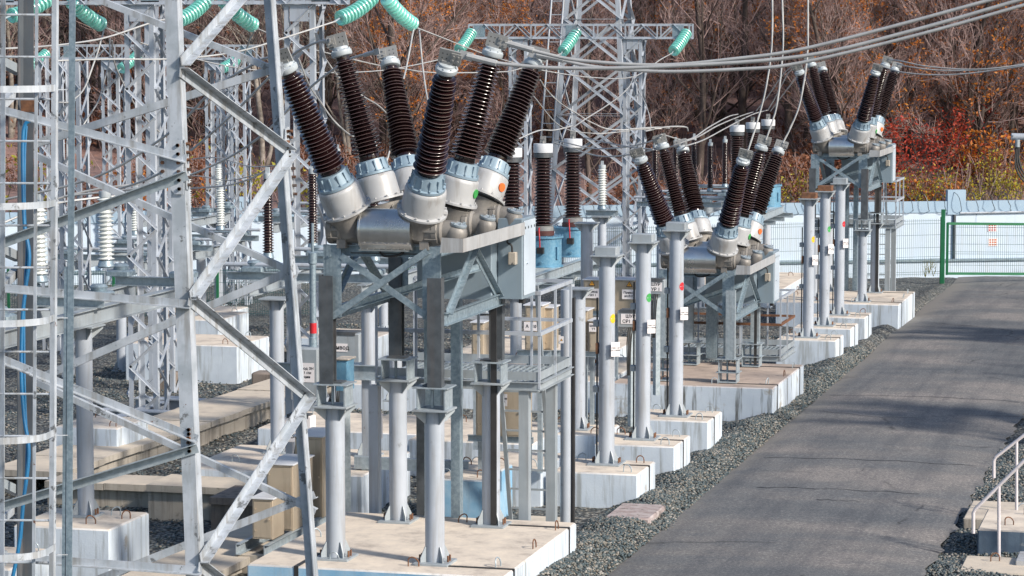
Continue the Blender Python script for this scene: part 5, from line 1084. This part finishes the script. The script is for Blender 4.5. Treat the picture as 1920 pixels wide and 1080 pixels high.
def mesh_fence(label, p0, p1, h, posts, zf=.0):
    p0, p1 = V(p0), V(p1); d = (p1 - p0).normalized(); L = (p1 - p0).length; root = thing('mesh_fence', label, 'fence', tuple(p0)); k = max(1, round(L / 2.5))
    for q in range(k):
        a, b = lerp(p0, p1, q / k), lerp(p0, p1, (q + 1) / k); m = MB(); nn = int((b - a).length / .055)
        for i in range(nn): c = lerp(a, b, (i + .5) / nn); m.bar(c + V((0, 0, zf)), c + V((0, 0, h)), .007, .007, (0, 1, 0))
        for z in (.06, .12, h * .3, h * .34, h * .5, h * .72, h * .92, h * .97): m.bar(a + V((0, 0, z)), b + V((0, 0, z)), .008, .008)
        m.build('mesh_panel', m_wire, root)
    for q in range(k + 1): c = lerp(p0, p1, q / k); MB().bar(c - V((0, 0, .3)), c + V((0, 0, h + .05)), .06, .04, (0, 1, 0)).build('post', m_fence, root)
    return root
g0 = at(1767, 517, Y=49.5)
mesh_fence('green mesh fence before the white wall, left of the gate post', (-13.5, 43.6, -1.36), (g0.x - .05, 49.5, g0.z), 1.62, 1)
mesh_fence('low mesh fence across the gravel at the left, behind the front tower leg', (-22.0, 30.4, -1.05), (-13.0, 34.6, -1.12), 1.15, 1)
gt = thing('yard_gate', 'green framed mesh gate closing the asphalt road at the wall', 'gate', tuple(g0)); ge = V((g0.x + 4.6, 51.9, g0.z - .12)); gs = V((g0.x + .12, 49.56, g0.z))
MB().bar(g0 - V((0, 0, .3)), g0 + V((0, 0, 1.88)), .11, .11, (0, 1, 0)).build('gate_post', m_fence, gt); MB().bar(ge + V((.1, 0, -.3)), ge + V((.1, 0, 1.88)), .11, .11, (0, 1, 0)).build('gate_post', m_fence, gt)
fr = MB()
for z in (.06, 1.48): fr.bar(gs + V((0, 0, z)), ge + V((0, 0, z)), .07, .07)
for p in (gs, lerp(gs, ge, .985)): fr.bar(p + V((0, 0, .02)), p + V((0, 0, 1.5)), .07, .07, (0, 1, 0))
fr.build('gate_frame', m_fence, gt); m = MB()
for i in range(80): c = lerp(gs, ge, (i + .5) / 80); m.bar(c + V((0, 0, .09)), c + V((0, 0, 1.45)), .008, .008, (0, 1, 0))
for z in (.3, .62, .68, .9, 1.15, 1.38): m.bar(gs + V((0, 0, z)), ge + V((0, 0, z)), .009, .009)
m.build('gate_mesh', m_wire, gt)

# ================================================================== RIGHT EDGE: HANDRAILS, PIPE ARM
for lab, Y, pts, posts in (('front white pipe handrail at the lower right, rising from the road', 5.3, [(1825, 1000), (1825, 962), (1829, 954), (1920, 864), (1990, 796)], [(1873, 1062, 909), (1955, 980, 830)]), ('rear white pipe handrail at the right edge, rising from the road', 8.2, [(1863.5, 896), (1863.5, 864), (1868, 856), (1920, 816), (1990, 760)], [(1906, 960, 827), (1970, 900, 778)])):
    r_ = thing('handrail', lab, 'handrail', tuple(at(*pts[0], Y=Y)), 'white pipe handrails'); MB().tube([at(x, y, Y=Y) for x, y in pts], .023, 10).build('rail', m_hand, r_)
    for x, a, b in posts: MB().tube([at(x, a, Y=Y), at(x, b, Y=Y)], .021, 10).build('rail_post', m_hand, r_)
r_ = thing('steel_step', 'corner of a pale blue steel step at the lower right corner', 'step', tuple(at(1910, 1060, Y=4.9))); c = at(1925, 1050, Y=4.75); MB().cbox(c.x - .12, 4.6, c.z - .18, c.x + .6, 5.2, c.z + .02, .01).chan(c + V((-.16, -.1, -.12)), c + V((.2, .3, .1)), .05, .1).build('tread', m_can, r_)
A = at(1896, 256, D=60); B = at(1990, 258, D=60); r_ = thing('pipe_arm', 'white pipe arm with a clamp and drooping black cables at the right edge', 'pipe arm', tuple(B)); MB().lathe([(.0, 0), (.07, .003), (.075, .02), (.075, (B - A).length)], A, B - A, 20).build('arm', m_white, r_)
MB().lathe([(.05, 0), (.05, .16)], at(1908, 262, D=59.95), (0, 0, -1), 12).bolt(at(1900, 254, D=59.92), (.2, -1, 0), .02, .03).build('clamp', m_grey, r_)
for k in (0, 1, 2): MB().tube(smooth_path([at(1908 + k * 2, 268, D=60), at(1904 + 3 * k, 295, D=60), at(1906 + 5 * k, 318, D=60), at(1918 + 6 * k, 338, D=60), at(1935 + 6 * k, 350, D=60)]), .022, 8).build('cable', m_black, r_)
MB().lathe([(.1, 0), (.1, 7)], (B.x + .1, B.y, -1.2), (0, 0, 1), 16).build('mast', m_white, r_)

# ================================================================== WOOD
def hill_z(x, y):
    h = (y - wall_y(x)) * .9; base = -.55
    return base + max(0, h - 1) * .17 + max(0, h - 22) * .18 + .5 * math.sin(x * .13 + y * .11) * min(1, max(0, h / 12)) + .25 * math.sin(x * .5 - y * .37) * min(1, max(0, h / 8))
m = MB(); hx = [-240, -160, -110, -80] + [-60 + 2.5 * i for i in range(45)] + [60, 90, 140, 220]; hs = [.6, 1.5, 3, 5] + [7 + 3 * i for i in range(22)] + [80, 100, 130, 180, 260]
m.v = [(x, wall_y(x) + s, hill_z(x, wall_y(x) + s)) for s in hs for x in hx]; nx = len(hx); m.f = [(j * nx + i, j * nx + i + 1, (j + 1) * nx + i + 1, (j + 1) * nx + i) for j in range(len(hs) - 1) for i in range(nx - 1)]; m.mi = [0] * len(m.f)
tag(m.build('hillside', m_hill, None, 60), kind='structure')

def tree_geo(seed, H, r0, dens=1., low=.12, leaf=0, spread=1., clump=0):
    """tapered trunk with three orders of limbs and fine twigs; returns trunk builder, twig builder and leaf positions"""
    R = random.Random(seed); tr, tw = MB(), MB(); lp = []
    def walk(p, d, L, r, n, wob, up):
        pts = [p]; 
        for i in range(n):
            d = (d + V((R.uniform(-1, 1), R.uniform(-1, 1), R.uniform(-.6, .8))) * wob + V((0, 0, up))).normalized(); p = p + d * (L / n); pts.append(p)
        return pts
    def sample(pts, t):
        q = t * (len(pts) - 1); i = min(int(q), len(pts) - 2); return lerp(pts[i], pts[i + 1], q - i), (pts[i + 1] - pts[i]).normalized()
    def side(d, ang):
        o = d.orthogonal().normalized(); o.rotate(Matrix.Rotation(R.uniform(0, 6.283), 3, d)); return (d * math.cos(ang) + o * math.sin(ang)).normalized()
    stems = 1 if R.random() < .7 else 2
    for s in range(stems):
        t0 = walk(V((R.uniform(-.15, .15) * s, 0, -.4)), V((R.uniform(-.12, .12) + (s * .25), R.uniform(-.12, .12), 1)), H * (1 - .2 * s), r0, 10, .10, .05)
        tr.tube(t0, r0 * (1 - .25 * s), 7, False, r0 * .12)
        nb = int(20 * dens)
        for b in range(nb):
            t = low + (1 - low) * (b + R.random()) / nb; p, d = sample(t0, t); L1 = H * (.40 - .27 * t) * R.uniform(.7, 1.25) * spread; r1 = r0 * (1 - t * .8) * .42
            b1 = walk(p, side(d, R.uniform(.5, 1.1)), L1, r1, 6, .17, .07); lf = .85 if clump and R.random() < clump else leaf; tr.tube(b1, r1, 5, False, r1 * .2)
            for c in range(int(8 * dens)):
                u = .2 + .8 * (c + R.random()) / (8 * dens); p2, d2 = sample(b1, u); L2 = L1 * .5 * R.uniform(.5, 1.1) * (1.1 - .5 * u); r2 = max(.008, r1 * (1 - .7 * u) * .5)
                b2 = walk(p2, side(d2, R.uniform(.4, .95)), L2, r2, 4, .2, .06); tw.tube(b2, r2, 3, False, r2 * .35)
                for e in range(7):
                    w_ = .1 + .9 * (e + R.random()) / 7; p3, d3 = sample(b2, w_); L3 = R.uniform(.25, .65); b3 = walk(p3, side(d3, R.uniform(.35, .9)), L3, .006, 2, .2, .05); tw.tube(b3, .0065, 3, False, .003)
                    if lf and R.random() < lf: lp.append(b3[-1])
    return tr, tw, lp
def leaf_mesh(lp, size, seed, per=3):
    R = random.Random(seed); m = MB()
    for p in lp:
        for k in range(per):
            c = p + V((R.uniform(-.14, .14), R.uniform(-.14, .14), R.uniform(-.12, .08))); a = V((R.uniform(-1, 1), R.uniform(-1, 1), R.uniform(-1, .4))).normalized(); b = a.orthogonal().normalized(); b.rotate(Matrix.Rotation(R.uniform(0, 6.28), 3, a)); s = size * R.uniform(.6, 1.2); w = a.cross(b)
            m.add([c - a * s, c - b * (s * .45) + w * s * .1, c + a * s, c + b * (s * .45) + w * s * .1], [(0, 1, 2, 3)])
    return m
protos = []
for k, (H, r0, dens, low, leaf, mt, ml, cl) in enumerate(((11, .13, 1.1, .10, 0, m_bark, None, 0), (9.5, .12, 1.05, .1, .13, m_bark, m_lb, 0), (12, .15, 1.05, .14, .03, m_bark, m_lo, .06), (8.5, .09, 1, .08, .04, m_bark, m_lo, .28), (10, .10, .9, .2, 0, m_barkp, None, 0), (9, .12, 1.15, .05, .10, m_bark, m_lb, 0))):
    tr, tw, lp = tree_geo(100 + k, H, r0, dens, low, leaf, 1., cl)
    tm = tr.build('trunk', mt, None, 60, False); cm = tw.build('crown', m_twig if mt is m_bark else mt, None, 60, False); lm = leaf_mesh(lp, .06, k, 5).build('leaves', ml, None, 0, False) if lp else None
    protos.append((tm, cm, lm))
    for o in (tm, cm, lm):
        if o: COL.objects.unlink(o)
def plant_tree(k, px, D, label, s=1., rz=0., group=None):
    p = at(px, 300, D=D); root = thing('bare_tree', label, 'tree', (p.x, p.y, hill_z(p.x, p.y)), group or 'bare trees in the wood beyond the wall'); root.rotation_euler = (0, 0, rz); root.scale = (s, s, s * rnd(.92, 1.1))
    for o in protos[k]:
        if o: c = o.copy(); COL.objects.link(c); c.parent = root
    return root
TL = [(0, 1700, 92, 'dark tree with a forked trunk behind the red shrub, right of the farthest breaker'), (2, 1790, 96, 'dark tree standing just left of the wall pier'), (5, 1812, 90, 'dark branching tree rising behind the wall pier'), (0, 1862, 98, 'tall tree between the wall pier and the pipe arm'), (2, 1902, 93, 'tree behind the white pipe arm at the right edge'),
      (0, 1640, 95, 'tree directly behind the farthest breaker right bushings'), (5, 1580, 97, 'tree between the two bushing fans of the farthest breaker'), (0, 1505, 93, 'tree just left of the farthest breaker'), (2, 1395, 92, 'large dark tree behind the distant transformer heads'), (5, 1350, 96, 'dark tree between the truss beam end and the riser wires'), (0, 1305, 90, 'dark tree just right of the truss beam end'), (3, 1262, 94, 'tree with a few orange leaves under the truss beam end'),
      (0, 1105, 92, 'tree seen through the tapering tower'), (5, 1030, 95, 'tree behind the left side of the tapering tower'), (3, 950, 93, 'tree with orange leaves behind the nearest breaker right bushings'), (3, 860, 97, 'orange-leaved tree above the gap between the nearest bushing fans'), (3, 780, 94, 'orange-leaved tree beside the right-sloping glass string'), (2, 720, 92, 'tree with sparse orange leaves above the left bushings'), (4, 655, 90, 'pale-barked tree between the left bushings'), (0, 600, 95, 'tree behind the front left bushing'),
      (4, 490, 88, 'pale birch-like tree between the two front tower legs'), (5, 430, 92, 'dark tree between the two front tower legs'), (0, 350, 94, 'tree behind the front tower leg'), (4, 305, 90, 'pale-barked tree right of the lattice column'), (5, 230, 92, 'tree behind the twin lattice columns'), (0, 120, 95, 'tree behind the blue-grey post'), (4, 20, 90, 'pale-barked tree at the left edge')]
for i, (k, px, D, lab) in enumerate(TL): plant_tree(k, px, D, lab, rnd(.9, 1.15), rnd(0, 6.28))
# the rest of the wood reads as one mass: joined copies up the slope
def joined(name, srcs, places, mats):
    vs, fs, mi, o = [], [], [], 0
    arr = []
    for ob in srcs:
        me = ob.data; v = np.empty(len(me.vertices) * 3, np.float32); me.vertices.foreach_get('co', v); q = [p for p in me.polygons]; f = np.array([list(p.vertices) for p in q if len(p.vertices) == 4]); arr.append((v.reshape(-1, 3), f))
    for (k, x, y, z, s, a) in places:
        for j in k:
            v, f = arr[j]; c, sn = math.cos(a), math.sin(a); w = v * s; w = np.stack([w[:, 0] * c - w[:, 1] * sn + x, w[:, 0] * sn + w[:, 1] * c + y, w[:, 2] + z], 1); vs.append(w); fs.append(f + o); mi.append(np.full(len(f), mats[j][1], np.int32)); o += len(v)
    me = np_mesh(name, np.concatenate(vs), np.concatenate(fs), mats[0][0], 4); me.materials.clear()
    for m_ in [m_bark, m_barkp, m_lb, m_lo, m_twig, m_lr]: me.materials.append(m_)
    me.polygons.foreach_set('material_index', np.concatenate(mi)); me.update(); ob = bpy.data.objects.new(name, me); COL.objects.link(ob); return ob
srcs, mats, idx = [], [], []
for k, pr_ in enumerate(protos):
    e = []
    for j, o in enumerate(pr_):
        if o: e.append(len(srcs)); srcs.append(o); mats.append((m_bark, {0: 1 if k == 4 else 0, 1: 1 if k == 4 else 4, 2: 2 if k in (1, 5) else 3}[j]))
    idx.append(e)
R_ = random.Random(5); pl = []
for i in range(400):
    D = 88 + 64 * R_.random() ** 1.1; px = R_.uniform(-160, 2080) if i < 240 else (R_.uniform(-1500, -160) if i < 320 else R_.uniform(2080, 3400)); p = at(px, 300, D=D); pl.append((idx[R_.choice((3, 5, 2, 3, 1, 5) if px > 1300 or 600 < px < 1000 else (0, 1, 1, 5, 5, 2, 4, 0))], p.x, p.y, hill_z(p.x, p.y), R_.uniform(.75, 1.15), R_.uniform(0, 6.28)))
tag(joined('wood', srcs, pl, mats), 'dense bare autumn wood covering the slope beyond the wall', 'wood', kind='stuff')
# shrubs along the far side of the wall
def shrub(seed, H, W, ml, size, n, mt=None):
    R = random.Random(seed); m = MB(); lp = []
    for i in range(16):
        p = V((R.uniform(-.3, .3) * W, R.uniform(-.3, .3) * W, -.2)); d = V((R.uniform(-.5, .5) * W / H, R.uniform(-.5, .5) * W / H, 1)).normalized(); pts = [p]
        for k in range(5): d = (d + V((R.uniform(-.25, .25), R.uniform(-.25, .25), R.uniform(-.1, .1)))).normalized(); p = p + d * (H * R.uniform(.7, 1.1) / 5); pts.append(p)
        m.tube(pts, .018, 4, False, .005)
        for k in range(n):
            q = R.uniform(.25, 1) * 5; j = min(4, int(q)); lp.append(lerp(pts[j], pts[j + 1], q - j) + V((R.gauss(0, .16), R.gauss(0, .16), R.gauss(0, .13))))
    return m, leaf_mesh(lp, size, seed, 2)
sp = []
for k, (H, W, ml, size, n) in enumerate(((2.6, 2.0, m_ly, .075, 11), (3.4, 2.8, m_lr, .07, 34), (2.2, 1.8, m_lo, .085, 18), (1.8, 2.2, m_lb, .08, 18))):
    a, b = shrub(40 + k, H, W, ml, size, n); sp.append((a.build('stems', m_bark, None, 60, False), b.build('leaves', ml, None, 0, False)))
    for o in sp[-1]: COL.objects.unlink(o)
SN = ('yellow_shrub', 'red_shrub', 'orange_shrub', 'brown_shrub')
for k, px, D, s, lab in ((1, 1705, 87, .95, 'bright red shrub right of the farthest breaker'), (1, 1768, 89, .85, 'dull red shrub between the red one and the wall pier'), (0, 1708, 84.5, .8, 'yellow shrub behind the platform rail of the farthest breaker'), (0, 1745, 84, .75, 'yellow shrub above the razor wire, left of the wall pier'), (2, 1765, 84.5, .8, 'orange shrub low above the razor wire, left of the wall pier'), (0, 1795, 85, .8, 'greenish yellow shrub just left of the wall pier'),
        (0, 1862, 84.5, .8, 'large yellow shrub right of the wall pier'), (0, 1900, 84.8, .8, 'yellow green shrub at the right edge below the pipe arm'), (0, 1880, 87, .85, 'yellow shrub set back between two others right of the pier'), (2, 1850, 89, 1.0, 'orange and yellow shrub behind the wall pier'), (1, 1838, 92, .9, 'reddish shrub high behind the wall pier'), (0, 1490, 84, .75, 'yellow shrub left of the farthest breaker columns'), (0, 1518, 84.5, .6, 'small yellow shrub between the far rusty-topped columns'), (3, 1640, 84, .8, 'brown shrub behind the farthest breaker legs'), (2, 1680, 85, .7, 'orange shrub by the farthest breaker cabinet'),
        (0, 445, 80, 1.25, 'yellow shrub over the wall between the front tower legs'), (3, 400, 81, .9, 'brown shrub left of the yellow one over the wall'), (0, 590, 81, 1.15, 'yellow shrub beside the front left turret'), (2, 290, 79.5, 1.15, 'rusty orange shrub right of the lattice column'), (3, 240, 80, .9, 'brown shrub behind the lattice column'), (0, 25, 79, 1.2, 'yellow shrub at the left edge'), (3, 130, 80, 1., 'brown shrub behind the blue-grey post'), (3, 1150, 84, .8, 'brown shrub behind the truss gantry column'), (3, 1330, 85, .8, 'brown shrub behind the second breaker')):
    p = at(px, 380, D=D); r_ = thing(SN[k], lab, 'shrub', (p.x, p.y, hill_z(p.x, p.y)), 'autumn shrubs beyond the wall'); r_.rotation_euler = (0, 0, rnd(0, 6.28)); r_.scale = (s, s, s)
    for o in sp[k]: c = o.copy(); COL.objects.link(c); c.parent = r_
idx2 = [[0, 1], [2, 3], [4, 5], [6, 7]]; s2 = [o for q in sp for o in q]; mt2 = []
for k in range(4): mt2 += [(m_bark, 4), (m_bark, (2, 5, 3, 2)[k])]
pl2 = []
for i in range(420):
    D = 84 + 44 * R_.random() ** 1.3; px = R_.uniform(-120, 2040) if i < 270 else R_.choice((R_.uniform(-1500, -120), R_.uniform(2040, 3400))); p = at(px, 380, D=D); k = R_.choice((3, 3, 3, 2, 3, 1) if px > 1500 else (3, 3, 3, 3, 3, 3, 2))
    pl2.append((idx2[k] if R_.random() < (.7 if px > 1500 else .45) else [idx2[k][0]], p.x, p.y, hill_z(p.x, p.y), R_.uniform(.6, 1.1), R_.uniform(0, 6.28)))
tag(joined('undergrowth', s2, pl2, mt2), 'brown autumn undergrowth below the bare trees', 'undergrowth', kind='stuff')
# low weeds by the wall foot
m = MB()
for px, py, D in ((1742, 505, 79), (1735, 512, 78.6), (1662, 512, 79), (1750, 510, 79.4)):
    b = at(px, py + 8, D=D)
    for k in range(7): m.tube([b, b + V((rnd(-.08, .08), rnd(-.05, .05), .2)), b + V((rnd(-.18, .18), rnd(-.1, .1), rnd(.3, .5)))], .008, 3, False, .003)
tag(m.build('weeds', m_ly), 'a few dry weeds in the gravel by the wall foot', 'weeds', kind='stuff')

# ================================================================== LIGHT, SKY, CAMERA
SUN_AZ = math.radians(-23); SUN_EL = math.radians(32)
sd = V((math.cos(SUN_AZ) * math.cos(SUN_EL), math.sin(SUN_AZ) * math.cos(SUN_EL), math.sin(SUN_EL)))
ld = bpy.data.lights.new('sun', 'SUN'); ld.energy = 4.4; ld.angle = math.radians(5); ld.color = (1, .91, .80)
lo_ = bpy.data.objects.new('sun', ld); COL.objects.link(lo_); lo_.rotation_euler = sd.to_track_quat('Z', 'Y').to_euler(); lo_.location = (20, -20, 30)
w = bpy.data.worlds.new('World'); SC.world = w; w.use_nodes = True; nt = w.node_tree; nt.nodes.clear()
sky = nt.nodes.new('ShaderNodeTexSky'); sky.sky_type = 'NISHITA'; sky.sun_disc = False; sky.sun_elevation = SUN_EL; sky.sun_rotation = math.pi / 2 - SUN_AZ; sky.air_density = 1.0; sky.dust_density = 1.0
bg = nt.nodes.new('ShaderNodeBackground'); bg.inputs['Strength'].default_value = .13; ow = nt.nodes.new('ShaderNodeOutputWorld'); nt.links.new(sky.outputs[0], bg.inputs[0]); nt.links.new(bg.outputs[0], ow.inputs[0])
cd = bpy.data.cameras.new('camera'); co_ = bpy.data.objects.new('camera', cd); COL.objects.link(co_); SC.camera = co_
cd.sensor_width = 36; cd.lens = FOC / 1920 * 36; cd.clip_start = .5; cd.clip_end = 2000
co_.matrix_world = Matrix(((CR.x, CU.x, -CF.x, CAM.x), (CR.y, CU.y, -CF.y, CAM.y), (CR.z, CU.z, -CF.z, CAM.z), (0, 0, 0, 1)))
SC.view_settings.view_transform = 'Standard'; SC.view_settings.look = 'None'; SC.view_settings.exposure = .35; SC.view_settings.gamma = 1
SC.render.resolution_x, SC.render.resolution_y = 1024, 576
SC.cycles.max_bounces = 6; SC.cycles.transparent_max_bounces = 6
